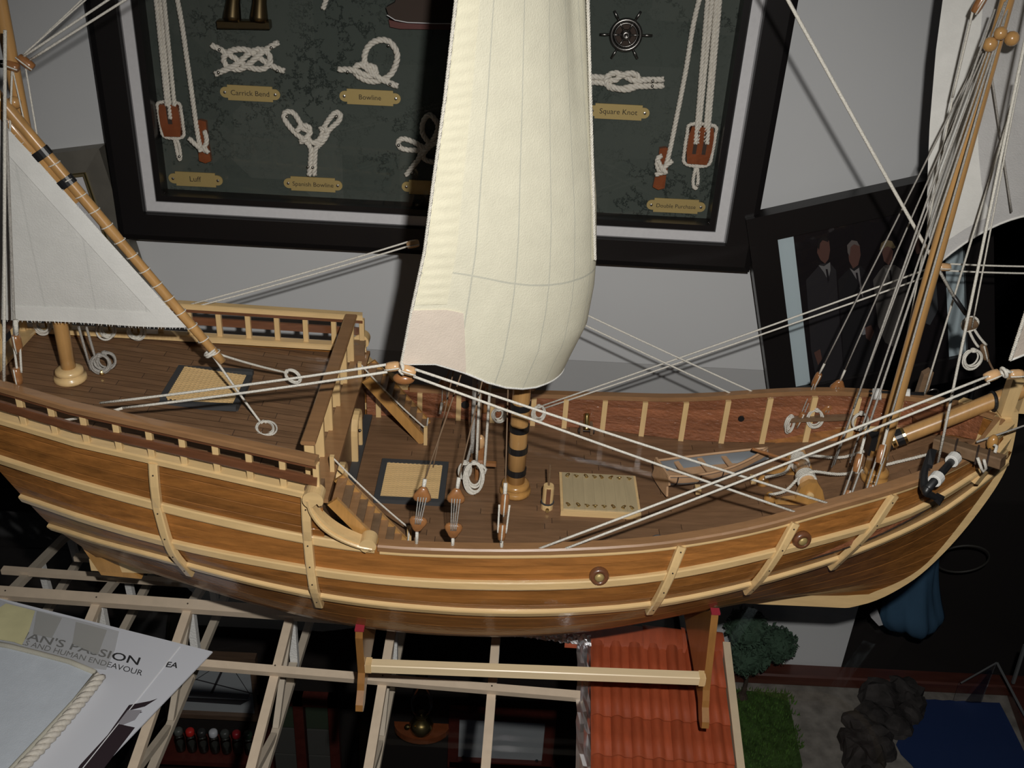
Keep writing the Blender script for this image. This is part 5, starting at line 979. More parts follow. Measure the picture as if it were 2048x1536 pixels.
cleat('small red cleat with a crossed white rope left of the carrick bend knot', (-0.2822,0.2240,0.1938), .0172, 2, None, [[V((-0.2913,0.2205,0.3090)) + V((-.012, 0, .10)), (-0.2913,0.2205,0.3090), (-0.2881,0.2200,0.2539), (-0.2855,0.2190,0.1986), (-0.2824,0.2170,0.1889), (-0.2783,0.2165,0.1862)], [(-0.2926,0.2165,0.1972),(-0.2868,0.2165,0.1910),(-0.2819,0.2165,0.1886),(-0.2779,0.2165,0.1945),(-0.2781,0.2165,0.2015),(-0.2791,0.2165,0.2040)], [(-0.2848,0.2155,0.1866),(-0.2811,0.2155,0.1894),(-0.2787,0.2155,0.1878),(-0.2772,0.2155,0.1852)]])
cleat('small red cleat with hitched white rope left of the double pulley', (0.1142,0.2240,0.1923), .0172, -3, None, [[V((0.1265,0.2205,0.3317)) + V((.018, 0, .10)), (0.1265,0.2205,0.3317), (0.1232,0.2200,0.2726), (0.1184,0.2190,0.2057), (0.1153,0.2170,0.1942)], [(0.1218,0.2165,0.2005),(0.1175,0.2165,0.1967),(0.1122,0.2165,0.1911),(0.1090,0.2165,0.1962),(0.1091,0.2165,0.2024),(0.1123,0.2165,0.2044)], [(0.1091,0.2150,0.2011),(0.1135,0.2150,0.1934),(0.1182,0.2150,0.1901)], [(0.1088,0.2170,0.1871),(0.1134,0.2170,0.1892),(0.1180,0.2170,0.1899)]])
# miniature ship's wheel, binocular ornament, model boat, cut rope end
wc = V((0.0712,0.2200,0.3017)); t = thing('ships_wheel', 'miniature pewter steering wheel with six handles above the square knot', 'wheel ornament', (wc.x, BY, wc.z))
put('rim', MB().torus(wc, (0, 1, 0), .0118, .0018, 28, 8).torus(wc, (0, 1, 0), .0092, .0008, 28, 6), M['pewter'], t, True); put('hub', MB().lathe([(.0042, -.002), (.0046, 0), (.0036, .002), (.0018, .0034), (.0012, .0026)], wc, (0, -1, 0), 18), M['pewter'], t, True)
put('backing_disc', MB().lathe([(.0118, .0016), (.0118, .0024)], wc, (0, 1, 0), 24), M['caulk'], t)
for k in range(6):
    a = pi * 2 * k / 6 + R(2); d = V((cos(a), 0, sin(a))); put('spoke', MB().tube([wc + d * .003, wc + d * .013], .0008, 6), M['pewter'], t, True); 
    if k not in (1, 5) or True: put('handle', MB().tube([wc + d * .0134, wc + d * .017, wc + d * .0215], [.0008, .0013, .0010], 8), M['pewter'], t, True)
bz0 = V((-0.2586,0.2160,0.2934)); bz1 = V((-0.2165,0.2160,0.2950)); t = thing('binoculars', 'dark brass binoculars ornament at the upper edge of the shadow box', 'binoculars', (bz0.x, BY, bz0.z))
brn = plain('antique_brass', (.17, .125, .065), .32, metal=1)
for p, q in (((-0.2471,0.2150,0.2970), (-0.2402,0.2150,0.3426)), ((-0.2254,0.2150,0.2974), (-0.2205,0.2150,0.3436))): p, q = V(p), V(q); d = (q - p).normalized(); put('barrel', MB().lathe([(.0074, 0), (.0070, .004), (.0056, .014), (.0052, .04), (.0064, .044), (.0064, .055)], p, d, 20), brn, t, True)
put('bridge', MB().bar(bz0, bz1, .010, .0065, (0, 0, 1), .001), brn, t)
t = thing('wooden_boat_model', 'dark miniature hull on a reddish keel plate at the upper edge of the shadow box', 'boat model', V((-0.0920,0.2200,0.3084)))
put('hull', MB().prism([(-0.1225,0.2120,0.3139),(-0.1201,0.2120,0.3068),(-0.1113,0.2120,0.3034),(-0.0913,0.2120,0.3037),(-0.0632,0.2120,0.3049),(-0.0641,0.2120,0.3378),(-0.1113,0.2120,0.3352),(-0.1153,0.2120,0.3181)], (0, .009, 0)), M['caulk'], t); put('keel_plate', MB().prism([(-0.1213,0.2180,0.3033),(-0.1201,0.2180,0.2979),(-0.1120,0.2180,0.2968),(-0.0634,0.2180,0.2987),(-0.0636,0.2180,0.3037),(-0.1120,0.2180,0.3018)], (0, .006, 0)), plain('oxblood_wood', (.10, .028, .022), .4), t)
put('waterline_trim', MB().tube([(-0.1216,0.2110,0.3084),(-0.1152,0.2110,0.3049),(-0.1052,0.2110,0.3036),(-0.0832,0.2110,0.3040),(-0.0640,0.2110,0.3050)], .0004, 5), M['mat'], t)
m = MB(); rope3(m, sagline((-0.1746,0.2220,0.3081), (-0.1675,0.2220,0.3269), 0, 6), .0022, .009, 5); tag(put('rope_end', m, M['knotrope'], None, True), 'short white rope end hanging between the binoculars and the model boat', 'rope')

# ------------------------------------------------------------------ leaning photograph of a group of men
PYW = .2000
A_ = V((0.1894,0.2000,0.1571)); B_ = V((0.3344,0.2000,0.2005)); pex = (B_ - A_).normalized(); pez = V((-pex.z, 0, pex.x)); PWD_, PHT_ = .207, .205
ph = thing('framed_photograph', 'tilted black picture frame with a dark photograph of men leaning behind the bow', 'picture frame', A_ - pez * PHT_)
def pf(a, b, y=PYW): q = A_ + pex * a - pez * b; return V((q.x, y, q.z))
def loc_of(p): d = V(p) - A_; return d.dot(pex), -d.dot(pez)
BW = .0245
for q in ([(0, 0), (PWD_, 0), (PWD_ - BW, BW), (BW, BW)], [(0, PHT_), (PWD_, PHT_), (PWD_ - BW, PHT_ - BW), (BW, PHT_ - BW)], [(0, 0), (BW, BW), (BW, PHT_ - BW), (0, PHT_)], [(PWD_, 0), (PWD_ - BW, BW), (PWD_ - BW, PHT_ - BW), (PWD_, PHT_)]): put('frame_bar', MB().prism([pf(a, b) for a, b in q], (0, .016, 0)), M['frame_black'], ph)
put('mount', MB().prism([pf(BW - .001, BW - .001, PYW + .005), pf(PWD_ - BW + .001, BW - .001, PYW + .005), pf(PWD_ - BW + .001, PHT_ - BW + .001, PYW + .005), pf(BW - .001, PHT_ - BW + .001, PYW + .005)], (0, .002, 0)), plain('pale_blue_mount', (.42, .50, .53), .7), ph)
ia, ib = BW + .0145, BW + .0018; ja = PWD_ - BW - .0155; PZY = PYW + .0046
prt = put('photo_print', MB().prism([pf(ia, ib, PZY), pf(ja, ib, PZY), pf(ja, PHT_ - BW, PZY), pf(ia, PHT_ - BW, PZY)], (0, .0004, 0)), plain('dark_print', (.008, .006, .007), .5, spec=.2), ph)
prt['label'] = 'dark glossy group photograph of four standing men'
put('photo_glass', MB().prism([pf(BW - .001, BW - .001, PYW + .0028), pf(PWD_ - BW + .001, BW - .001, PYW + .0028), pf(PWD_ - BW + .001, PHT_ - BW + .001, PYW + .0028), pf(BW - .001, PHT_ - BW + .001, PYW + .0028)], (0, .001, 0)), M['paneglass'], ph)
# the printed figures: flat shapes of ink on the print
def flat(pts, c, lift, nm='printed_shape'): put(nm, MB().prism([V((p[0], PZY - lift, p[2])) for p in pts], (0, .00008, 0)), plain('print_ink', c, .5, spec=.2), prt)
def ell(cx, cy, rx, ry, tilt=0): return [(cx + rx * cos(t) * cos(tilt) - ry * sin(t) * sin(tilt), cy + rx * cos(t) * sin(tilt) + ry * sin(t) * cos(tilt)) for t in [2 * pi * k / 18 for k in range(18)]]
skin = (.085, .042, .034); 
flat([(0.2534,0.2046,0.1019),(0.2602,0.2046,0.1131),(0.2628,0.2046,0.1181),(0.2714,0.2046,0.1195),(0.2781,0.2046,0.1131),(0.2860,0.2046,0.0840),(0.3004,0.2046,0.0334),(0.3147,0.2046,-0.0201),(0.2909,0.2046,-0.0216),(0.2718,0.2046,0.0317)], (.022, .020, .022), .0001, 'printed_man')
flat([(0.2819,0.2046,0.1036),(0.2866,0.2046,0.1112),(0.2909,0.2046,0.1163),(0.2994,0.2046,0.1183),(0.3084,0.2046,0.1101),(0.3230,0.2046,0.0660),(0.3286,0.2046,0.0456),(0.3408,0.2046,-0.0185),(0.3147,0.2046,-0.0201),(0.2961,0.2046,0.0541)], (.013, .012, .013), .00012, 'printed_man')
flat([(0.3131,0.2046,0.1054),(0.3171,0.2046,0.1154),(0.3204,0.2046,0.1205),(0.3292,0.2046,0.1210),(0.3407,0.2046,0.1144),(0.3499,0.2046,0.0878),(0.3589,0.2046,0.0474),(0.3540,0.2046,0.0366),(0.3384,0.2046,0.0436),(0.3278,0.2046,0.0611)], (.062, .056, .052), .0001, 'printed_man')
flat([(0.3469,0.2046,0.1148),(0.3569,0.2046,0.1178),(0.3691,0.2046,0.1087),(0.3785,0.2046,0.0794),(0.3751,0.2046,0.0639),(0.3629,0.2046,0.0683)], (.045, .047, .051), .0001, 'printed_man')
flat([(0.2574,0.2046,0.1359),(0.2580,0.2046,0.1416),(0.2621,0.2046,0.1432),(0.2663,0.2046,0.1402),(0.2689,0.2046,0.1318),(0.2693,0.2046,0.1232),(0.2671,0.2046,0.1188),(0.2625,0.2046,0.1219),(0.2579,0.2046,0.1288)], skin, .00025, 'printed_face')
flat([(0.2573,0.2046,0.1340),(0.2565,0.2046,0.1406),(0.2597,0.2046,0.1440),(0.2644,0.2046,0.1429),(0.2660,0.2046,0.1392),(0.2604,0.2046,0.1408),(0.2588,0.2046,0.1379),(0.2592,0.2046,0.1313)], (.012, .010, .010), .0004, 'printed_hair')
flat([(0.2847,0.2046,0.1327),(0.2849,0.2046,0.1399),(0.2890,0.2046,0.1415),(0.2937,0.2046,0.1380),(0.2967,0.2046,0.1287),(0.2966,0.2046,0.1191),(0.2929,0.2046,0.1155),(0.2878,0.2046,0.1224)], skin, .00025, 'printed_face')
flat([(0.2847,0.2046,0.1304),(0.2828,0.2046,0.1374),(0.2857,0.2046,0.1423),(0.2907,0.2046,0.1416),(0.2939,0.2046,0.1371),(0.2887,0.2046,0.1387),(0.2862,0.2046,0.1357),(0.2872,0.2046,0.1272)], (.10, .085, .08), .0004, 'printed_hair')
flat([(0.3150,0.2046,0.1321),(0.3156,0.2046,0.1374),(0.3206,0.2046,0.1386),(0.3243,0.2046,0.1341),(0.3252,0.2046,0.1265),(0.3235,0.2046,0.1206),(0.3186,0.2046,0.1242)], skin, .00025, 'printed_face')
flat([(0.3123,0.2046,0.1344),(0.3121,0.2046,0.1410),(0.3157,0.2046,0.1445),(0.3212,0.2046,0.1434),(0.3256,0.2046,0.1380),(0.3238,0.2046,0.1364),(0.3180,0.2046,0.1385),(0.3150,0.2046,0.1359)], (.12, .09, .05), .0004, 'printed_cap')
flat([(0.3404,0.2046,0.1407),(0.3410,0.2046,0.1492),(0.3451,0.2046,0.1504),(0.3496,0.2046,0.1432),(0.3501,0.2046,0.1342),(0.3460,0.2046,0.1325)], (.085, .045, .036), .00025, 'printed_face')
flat([(0.2616,0.2046,0.1170),(0.2667,0.2046,0.1163),(0.2712,0.2046,0.1205),(0.2732,0.2046,0.1129),(0.2730,0.2046,0.1031),(0.2680,0.2046,0.1101)], (.13, .125, .125), .0003, 'printed_shirt'); flat([(0.2686,0.2046,0.1136),(0.2704,0.2046,0.1137),(0.2743,0.2046,0.1032),(0.2731,0.2046,0.1006)], (.012, .01, .012), .0004, 'printed_tie')
flat([(0.2897,0.2046,0.1158),(0.2943,0.2046,0.1131),(0.2980,0.2046,0.1167),(0.3020,0.2046,0.1048),(0.3090,0.2046,0.0854),(0.2988,0.2046,0.1046)], (.15, .14, .14), .0003, 'printed_shirt'); flat([(0.2959,0.2046,0.1118),(0.2977,0.2046,0.1119),(0.3031,0.2046,0.0975),(0.3006,0.2046,0.0988)], (.012, .01, .012), .0004, 'printed_tie')
flat([(0.3188,0.2046,0.1194),(0.3239,0.2046,0.1168),(0.3277,0.2046,0.1199),(0.3286,0.2046,0.1122),(0.3273,0.2046,0.1063)], (.10, .095, .09), .0003, 'printed_shirt'); flat([(0.3250,0.2046,0.1159),(0.3268,0.2046,0.1160),(0.3300,0.2046,0.1064),(0.3287,0.2046,0.1044)], (.014, .012, .012), .0004, 'printed_tie')
flat([(0.3161,0.2046,0.0578),(0.3214,0.2046,0.0607),(0.3258,0.2046,0.0538),(0.3242,0.2046,0.0443),(0.3198,0.2046,0.0472)], (.075, .038, .030), .0003, 'printed_hand'); flat([(0.3134,0.2046,0.0551),(0.3164,0.2046,0.0584),(0.3185,0.2046,0.0512),(0.3159,0.2046,0.0501)], (.16, .16, .17), .0004, 'printed_cuff')
flat([(0.2751,0.2046,0.0292),(0.2799,0.2046,0.0332),(0.2839,0.2046,0.0228),(0.2814,0.2046,0.0162)], (.085, .042, .033), .0003, 'printed_hand')

# ------------------------------------------------------------------ small silver picture frame at the other end
s0_ = V((-0.3720,0.2180,0.1826)); sf = thing('silver_picture_frame', 'small dull silver picture frame with a gold inner line behind the lateen yard', 'picture frame', s0_ + V((-.05, 0, -.14)))
sex = V((cos(R(10)), 0, sin(R(10)))); sez = V((-sex.z, 0, sex.x)); silver = plain('dull_silver', (.20, .185, .155), .5, metal=.55, noise_amt=.15, scale=40); gold = plain('gold_line', (.66, .52, .20), .25, metal=1)
def sp_(a, b, y): q = s0_ - sex * a - sez * b; return V((q.x, y, q.z))
for q in ([(0, 0), (.105, 0), (.086, .0185), (.0185, .0185)], [(0, 0), (.0185, .0185), (.0185, .1215), (0, .14)], [(.105, 0), (.086, .0185), (.086, .1215), (.105, .14)], [(0, .14), (.0185, .1215), (.086, .1215), (.105, .14)]):
    m = MB(); f = [sp_(a, b, .2180 + (.004 if i < 2 else 0)) for i, (a, b) in enumerate(q)] if q[0] == (0, 0) and q[1] == (.105, 0) else [sp_(a, b, .2180) for a, b in q]
    put('frame_bar', m.prism(f, (0, .014, 0)), silver, sf)
for q in ([(.0185, .0185), (.0865, .0185), (.0825, .0225), (.0225, .0225)], [(.0185, .0185), (.0225, .0225), (.0225, .1175), (.0185, .1215)]): put('inner_edge', MB().prism([sp_(a, b, .2190) for a, b in q], (0, .006, 0)), plain('tan_inner_edge', (.22, .17, .09), .4, metal=.5), sf)
put('gold_line', MB().bar(sp_(.0190, .0190, .2172), sp_(.0190, .121, .2172), .0012, .0012), gold, sf); put('gold_line', MB().bar(sp_(.0190, .0190, .2172), sp_(.086, .0190, .2172), .0006, .0006), gold, sf)
put('picture', MB().prism([sp_(.021, .021, .2240), sp_(.084, .021, .2240), sp_(.084, .119, .2240), sp_(.021, .119, .2240)], (0, .001, 0)), M['mat'], sf)

# ------------------------------------------------------------------ roof model under the glass: trusses, purlins, tiles
R0, REX, RDN, RNR = [V(q) for q in ((0.0000,0.0125,-0.1500),(0.99956, -0.029666, 0.0),(-0.029018, -0.977717, -0.207912),(-0.006168, -0.20782, 0.978148))]
UP = V((0, 0, 1))
rm = thing('roof_model', 'model roof with bare timber trusses and a field of red tiles under the glass shelf', 'roof model', R0 + V((.02, -.1, -.16)))
bat = wood('raw_pine_batten', (.68, .55, .41), dark=.88, stretch=(30, 30, 30), rough=.7, coat=0, bump=.05); batd = wood('raw_pine_web', (.50, .43, .34), dark=.88, stretch=(30, 30, 30), rough=.75, coat=0, bump=.05); whb = plain('white_card_post', (.80, .79, .76), .8, bump=.6, scale=500)
def rp(a, b, c=0): return R0 + REX * a + RDN * b + RNR * c
def rb(p): d = V(p) - R0; return d.dot(REX), d.dot(RDN)
RDN2 = V((-RDN.x, -RDN.y, RDN.z)); 
put('ridge_beam', MB().bar(rp(-.60, .002, -.001), rp(.125, .002, -.001), .0100, .007, RNR), bat, rm)
pA, pB = rb((-0.2907,-0.0325,-0.1594)), rb((0.0619,-0.0517,-0.1612))
put('purlin', MB().bar(rp(pA[0] - .3, pA[1] - .0, .0015), rp(pB[0], pB[1], .0015), .0068, .006, RNR), bat, rm)
for b, x1 in ((.034, .02), (.066, -.20)):
    q = R0 + RDN2 * b; put('purlin', MB().bar(q + REX * (-.452 + (b - .034) * 1.6), q + REX * x1, .0062, .005, UP), bat, rm)
xs = [rb(q)[0] for q in ((-0.4305,0.0312,-0.1487), (-0.3520,0.0185,-0.1510), (-0.2733,0.0136,-0.1515), (-0.1854,0.0097,-0.1518), (-0.0974,-0.0029,-0.1539), (-0.0083,-0.0021,-0.1532))]
HT = .064
for i, a in enumerate(xs):
    ea, eb = rp(a, .0, -.0042), rp(a, .335, -.0042); put('rafter', MB().bar(ea, eb, .0072, .0062, RNR), bat, rm)
    q = R0 + REX * a; put('rafter', MB().bar(q + UP * -.0045, q + RDN2 * .24 + UP * -.0045, .0068, .006, UP), batd, rm)
    hd = V((RDN.x, RDN.y, 0)).normalized(); top = rp(a, 0, -.006); low = V((top.x, top.y, top.z - HT))
    put('joist', MB().bar(low - hd * .22, low + hd * .30, .0066, .0062), batd, rm)
    put('king_post', MB().bar(top + UP * -.001 + REX * .0004, low + UP * .003, .0066, .0066, hd), whb, rm)
    for s0_b, s1_b in ((.004, .070), (.150, .078), (.155, .225)):
        p0 = rp(a, s0_b, -.008); p1 = low + hd * s1_b + UP * .003; put('diagonal', MB().bar(p0, p1, .0050, .0056, hd), batd, rm)
    for s1_b in (.074, .150, .222): 
        p0 = rp(a, s1_b / cos(R(12)), -.007); p1 = low + hd * s1_b + UP * .003
        if s1_b > .1: put('post', MB().bar(p0, p1, .0058, .0058, hd), whb if s1_b < .2 else batd, rm)
    for s_b in (-.060, -.12): p0 = R0 + REX * a + RDN2 * (-s_b) + UP * -.008; p1 = low + hd * (s_b) + UP * .003; put('post', MB().bar(p0, p1, .0058, .0058, hd), whb, rm)
    put('gusset_plate', MB().box(low + hd * .012 + UP * .006, (.0072, .016, .012)), batd, rm)
    for s_b in (.002, pA[1] + (pB[1] - pA[1]) * (a - pA[0]) / (pB[0] - pA[0])): put('nail', MB().lathe([(.0007, 0), (.0007, .0004)], rp(a, s_b, .0046 if s_b > .01 else .0026), RNR, 8), M['ink'], rm)
# tiled field
tl, tr_ = rb((0.0722,0.0006,-0.1521)), rb((0.1830,0.0024,-0.1510)); bl, br_ = rb((0.0623,-0.1105,-0.1757)), rb((0.1717,-0.1055,-0.1740))
terra = wood('terracotta_red', (.36, .070, .024), dark=.72, stretch=(60, 12, 40), rough=.65, coat=0, vary=.12, bump=.1, spec=.25)
a0, a1 = tl[0], tr_[0]; NC_ = 7; cw = (a1 - a0) / NC_; rows = 9; rl_ = .0335
def tile_mesh():
    m = MB(); n = 12; L_ = rl_ * 1.12
    def pr(u): 
        return .0042 * max(0, sin(pi * min(1, u / .66))) ** .8 if u < .66 else .0004 * sin(pi * (u - .66) / .34) + .0006
    vs = []
    for th in (0, -.0013):
        for j, (b, lift) in enumerate(((0, 0.0), (.5, .0008), (1, .0028))):
            for i in range(n + 1): vs.append(REX * (cw * (i / n - .5) * 1.01) + RDN * (L_ * b) + RNR * (pr(i / n) + lift + th))
    w_ = n + 1; fs = [(j * w_ + i, j * w_ + i + 1, (j + 1) * w_ + i + 1, (j + 1) * w_ + i) for j in (0, 1) for i in range(n)] + [(2 * w_ + i, 2 * w_ + i + 1, 5 * w_ + i + 1, 5 * w_ + i) for i in range(n)]
    return m.add(vs, fs)
proto = None
for j in range(rows):
    for i in range(NC_):
        p = rp(a0 + cw * (i + .5), .010 + rl_ * j, .0010 + random.uniform(-.0002, .0003))
        if proto is None: 
            proto = put('tile', tile_mesh(), terra, rm, True, at=V((0, 0, 0))); proto.location = p - world_base(rm)
        else: again(proto, p, rm)
for i in range(4):
    p = rp(a0 - .022 + i * (a1 - a0 + .022) / 4, .002, .0052); q = rp(a0 - .022 + (i + 1) * (a1 - a0 + .022) / 4 + .003, .002, .0040)
    m = MB(); vs = []
    for e, s_ in ((p, 1.06), (q, .96)): vs += [e + RDN * (.0135 * s_ * sin(t)) * 1 + UP * (.0055 * s_ * cos(t) - .006) for t in [-1.45 + 2.9 * k / 8 for k in range(9)]]
    put('ridge_tile', m.add(vs, [(k, k + 1, 10 + k, 9 + k) for k in range(8)]), terra, rm, True)
put('roof_board', MB().prism([rp(a0, .004, -.006), rp(a1, .004, -.006), rp(a1, .31, -.006), rp(a0, .31, -.006)], RNR * .0055), M['rail_red'], rm)
put('verge_board', MB().bar(rp(a1 + .0042, .004, .001), rp(a1 + .0042, .32, .001), .0062, .009, RNR), wood('cream_batten', (.58, .46, .31), dark=.9, stretch=(20, 20, 20), rough=.6, coat=.05), rm)
foil = plain('aluminium_foil', (.90, .90, .92), .34, metal=1)
m = MB(); random.seed(3); fz = {}
def fo(u, v): 
    k = (round(u * 4), round(v * 34)); fz.setdefault(k, (random.uniform(-.0016, .0024), random.uniform(-.0006, .0006))); h, e = fz[k]; return rp(a0 - .0115 + .0115 * u + e, .004 + .31 * v + e, .0008 + h * (1 if 0 < k[0] < 4 else .4))
put('foil_flashing', m.grid(fo, 4, 34), foil, rm); fz = {}
def fo2(u, v):
    k = (round(u * 60), round(v * 5)); fz.setdefault(k, (random.uniform(-.0012, .002), random.uniform(-.0006, .0006))); h, e = fz[k]; return rp(a0 - .105 + .105 * u + e, .0065 + .0105 * v * (.25 + .75 * u) + e, .0040 + h)
put('foil_flashing', MB().grid(fo2, 60, 5), foil, rm); random.seed(11)

# ------------------------------------------------------------------ booklet, adhesive tape and cord-edged cloth on the glass
PZ0 = GZ + .0006
bk_ = thing('booklet', 'white leaflet printed with black capitals lying on the glass in the near corner', 'leaflet', V((-0.3043,-0.1000,-0.1390)))
pc = [(-0.5148,0.0248,-0.1370), (-0.2337,-0.0468,-0.1370), (-0.2854,-0.1729,-0.1370), (-0.3400,-0.3109,-0.1370)]
put('page', MB().prism([V(p) + V((0, 0, -.0012)) for p in pc], (0, 0, .0012)), plain('white_paper', (.64, .66, .715), .55), bk_)
put('fold_line', MB().bar((-0.2605,-0.0433,-0.1368), (-0.2946,-0.1694,-0.1368), .0007, .0004), plain('bright_fold', (.80, .81, .83), .5), bk_)
o1, o2 = V((-0.3551,-0.0500,-0.1369)), V((-0.2870,-0.0648,-0.1369)); ux = (o2 - o1).normalized(); uu = V((-0.2870,-0.0576,-0.1369)) - V((-0.2870,-0.0648,-0.1369)); uy = (uu - ux * uu.dot(ux) * .0)
def cap_up(h_pt, b_pt, cap): return (V(h_pt) - V(b_pt)) / cap
wt = (V((-0.2870,-0.0648,-0.1369)) - V((-0.3892,-0.0423,-0.1369))).length
def printed(txt, a, b, top_b, top, nm='lettering', bold=0.0):
    a, b = V(a), V(b); w_ = (b - a).length; ux = (b - a).normalized(); upv = V(top) - V(top_b)
    cu = bpy.data.curves.new('l', 'FONT'); cu.body = txt; cu.offset = bold; cu.resolution_u = 3; ob = bpy.data.objects.new('l', cu); COL.objects.link(ob); bpy.context.view_layer.update(); me = ob.evaluated_get(bpy.context.evaluated_depsgraph_get()).to_mesh()
    x0, x1 = min(v.co.x for v in me.vertices), max(v.co.x for v in me.vertices); H = max(v.co.y for v in me.vertices)
    mb = MB(); mb.add([a + ux * ((v.co.x - x0) / (x1 - x0) * w_) + upv * (v.co.y / H) for v in me.vertices], [tuple(p.vertices) for p in me.polygons])
    COL.objects.unlink(ob); bpy.data.objects.remove(ob); bpy.data.curves.remove(cu); return put(nm, mb, M['inkblack'], bk_)
printed("MAN'S PASSION", (-0.3936,-0.0413,-0.1368), (-0.2869,-0.0652,-0.1368), (-0.2869,-0.0652,-0.1368), (-0.2871,-0.0571,-0.1368), bold=.012)
printed('HOPE, SAILS AND HUMAN ENDEAVOUR', (-0.4196,-0.0403,-0.1368), (-0.2806,-0.0760,-0.1368), (-0.2806,-0.0760,-0.1368), (-0.2808,-0.0706,-0.1368))
printed('EA', (-0.2653,-0.0656,-0.1368), (-0.2561,-0.0663,-0.1368), (-0.2653,-0.0656,-0.1368), (-0.2651,-0.0600,-0.1368), bold=.02)
put('printed_picture', MB().prism([(-0.2804,-0.1054,-0.1368),(-0.2663,-0.1006,-0.1368),(-0.2615,-0.0978,-0.1368),(-0.2683,-0.1060,-0.1368),(-0.2774,-0.1100,-0.1368),(-0.2684,-0.1114,-0.1368),(-0.2786,-0.1196,-0.1368),(-0.2816,-0.1235,-0.1368),(-0.2746,-0.1250,-0.1368),(-0.2691,-0.1260,-0.1368),(-0.2812,-0.1728,-0.1368),(-0.2981,-0.1738,-0.1368),(-0.2960,-0.1610,-0.1368),(-0.2863,-0.1340,-0.1368)], (0, 0, .00006)), plain('dark_print_brown', (.030, .020, .026), .5), bk_)
put('printed_picture', MB().prism([(-0.2795,-0.1103,-0.1366),(-0.2693,-0.1097,-0.1366),(-0.2713,-0.1193,-0.1366),(-0.2784,-0.1244,-0.1366),(-0.2826,-0.1228,-0.1366)], (0, 0, .00006)), plain('grey_print', (.30, .29, .32), .5), bk_)
tp_mat, nt, b_ = new_mat('yellowed_tape'); b_.inputs['Base Color'].default_value = (.52, .52, .50, 1); b_.inputs['Roughness'].default_value = .3; b_.inputs['Alpha'].default_value = .20
tpe = put('adhesive_tape', MB().prism([(-0.4323,0.0023,-0.1362),(-0.4128,-0.0042,-0.1362),(-0.3940,-0.0095,-0.1362),(-0.3666,-0.0164,-0.1362),(-0.3398,-0.0227,-0.1362),(-0.3134,-0.0307,-0.1362),(-0.3096,-0.0511,-0.1362),(-0.3091,-0.0725,-0.1362),(-0.3340,-0.0700,-0.1362),(-0.3722,-0.0619,-0.1362),(-0.4062,-0.0556,-0.1362)], (0, 0, .0002)), tp_mat); tag(tpe, 'wide strip of clear adhesive tape over the leaflet lettering', 'tape')
def half_clear(n_, c, a_):
    m_ = plain(n_, c, .5); m_.node_tree.nodes['Principled BSDF'].inputs['Alpha'].default_value = a_; return m_
yn = put('yellow_label', MB().prism([(-0.4227,-0.0187,-0.1357),(-0.4154,-0.0056,-0.1357),(-0.3885,-0.0126,-0.1357),(-0.3839,-0.0356,-0.1357),(-0.3829,-0.0512,-0.1357),(-0.3904,-0.0484,-0.1357),(-0.4107,-0.0453,-0.1357)], (0, 0, .0002)), plain('pale_yellow_paper', (.62, .58, .33), .7, noise_amt=.08, scale=60)); tag(yn, 'torn pale yellow paper scrap stuck under the clear tape', 'label')
gp = put('grey_tape_strip', MB().prism([(-0.3869,-0.0125,-0.1357),(-0.3638,-0.0191,-0.1357),(-0.3629,-0.0420,-0.1357),(-0.3794,-0.0387,-0.1357)], (0, 0, .0002)), half_clear('grey_tape', (.50, .50, .48), .55)); tag(gp, 'short grey tape strip beside the yellow paper scrap', 'tape', None)
gp2 = put('grey_tape_strip', MB().prism([(-0.3510,-0.0229,-0.1357),(-0.3232,-0.0302,-0.1357),(-0.3205,-0.0578,-0.1357),(-0.3445,-0.0474,-0.1357)], (0, 0, .0002)), half_clear('grey_tape_b', (.50, .50, .48), .55)); tag(gp2, 'grey tape patch covering the middle letters of the printed title', 'tape', None)
ck = thing('cord_edged_cloth', 'pale blue-grey cloth panel edged with twisted white cord lying over the leaflet', 'cloth', V((-0.3476,-0.1219,-0.1390)))
put('cloth_panel', MB().prism([V(p) + V((0, 0, -.0012)) for p in ((-0.4832,-0.0408,-0.1310), (-0.4143,-0.0527,-0.1310), (-0.3629,-0.0633,-0.1310), (-0.3145,-0.0811,-0.1310), (-0.3222,-0.1181,-0.1310), (-0.3401,-0.1850,-0.1310), (-0.3631,-0.2697,-0.1310))], (0, 0, .0012)), cloth('pale_blue_cloth', (.60, .65, .71), trans=0, bump=.3), ck)
put('cloth_edge', MB().tube([V(p) for p in ((-0.4137,-0.0540,-0.1308), (-0.3883,-0.0582,-0.1308), (-0.3624,-0.0645,-0.1308), (-0.3365,-0.0713,-0.1308), (-0.3138,-0.0807,-0.1308))], .0022, 8), cloth('tan_hem', (.52, .50, .42), trans=0), ck, True)
put('cloth_edge', MB().tube([V(p) for p in ((-0.3129,-0.0832,-0.1308), (-0.3185,-0.1085,-0.1308), (-0.3281,-0.1395,-0.1308), (-0.3387,-0.1727,-0.1308), (-0.3431,-0.1933,-0.1308))], .0018, 8), cloth('tan_hem_b', (.52, .50, .42), trans=0), ck, True)
m = MB(); rope3(m, spline([(-0.3088,-0.0833,-0.1315), (-0.3144,-0.1100,-0.1315), (-0.3232,-0.1431,-0.1315), (-0.3331,-0.1739,-0.1315), (-0.3369,-0.1924,-0.1315)], 10), .0044, .017, 6); put('twisted_cord', m, M['knotrope'], ck, True)

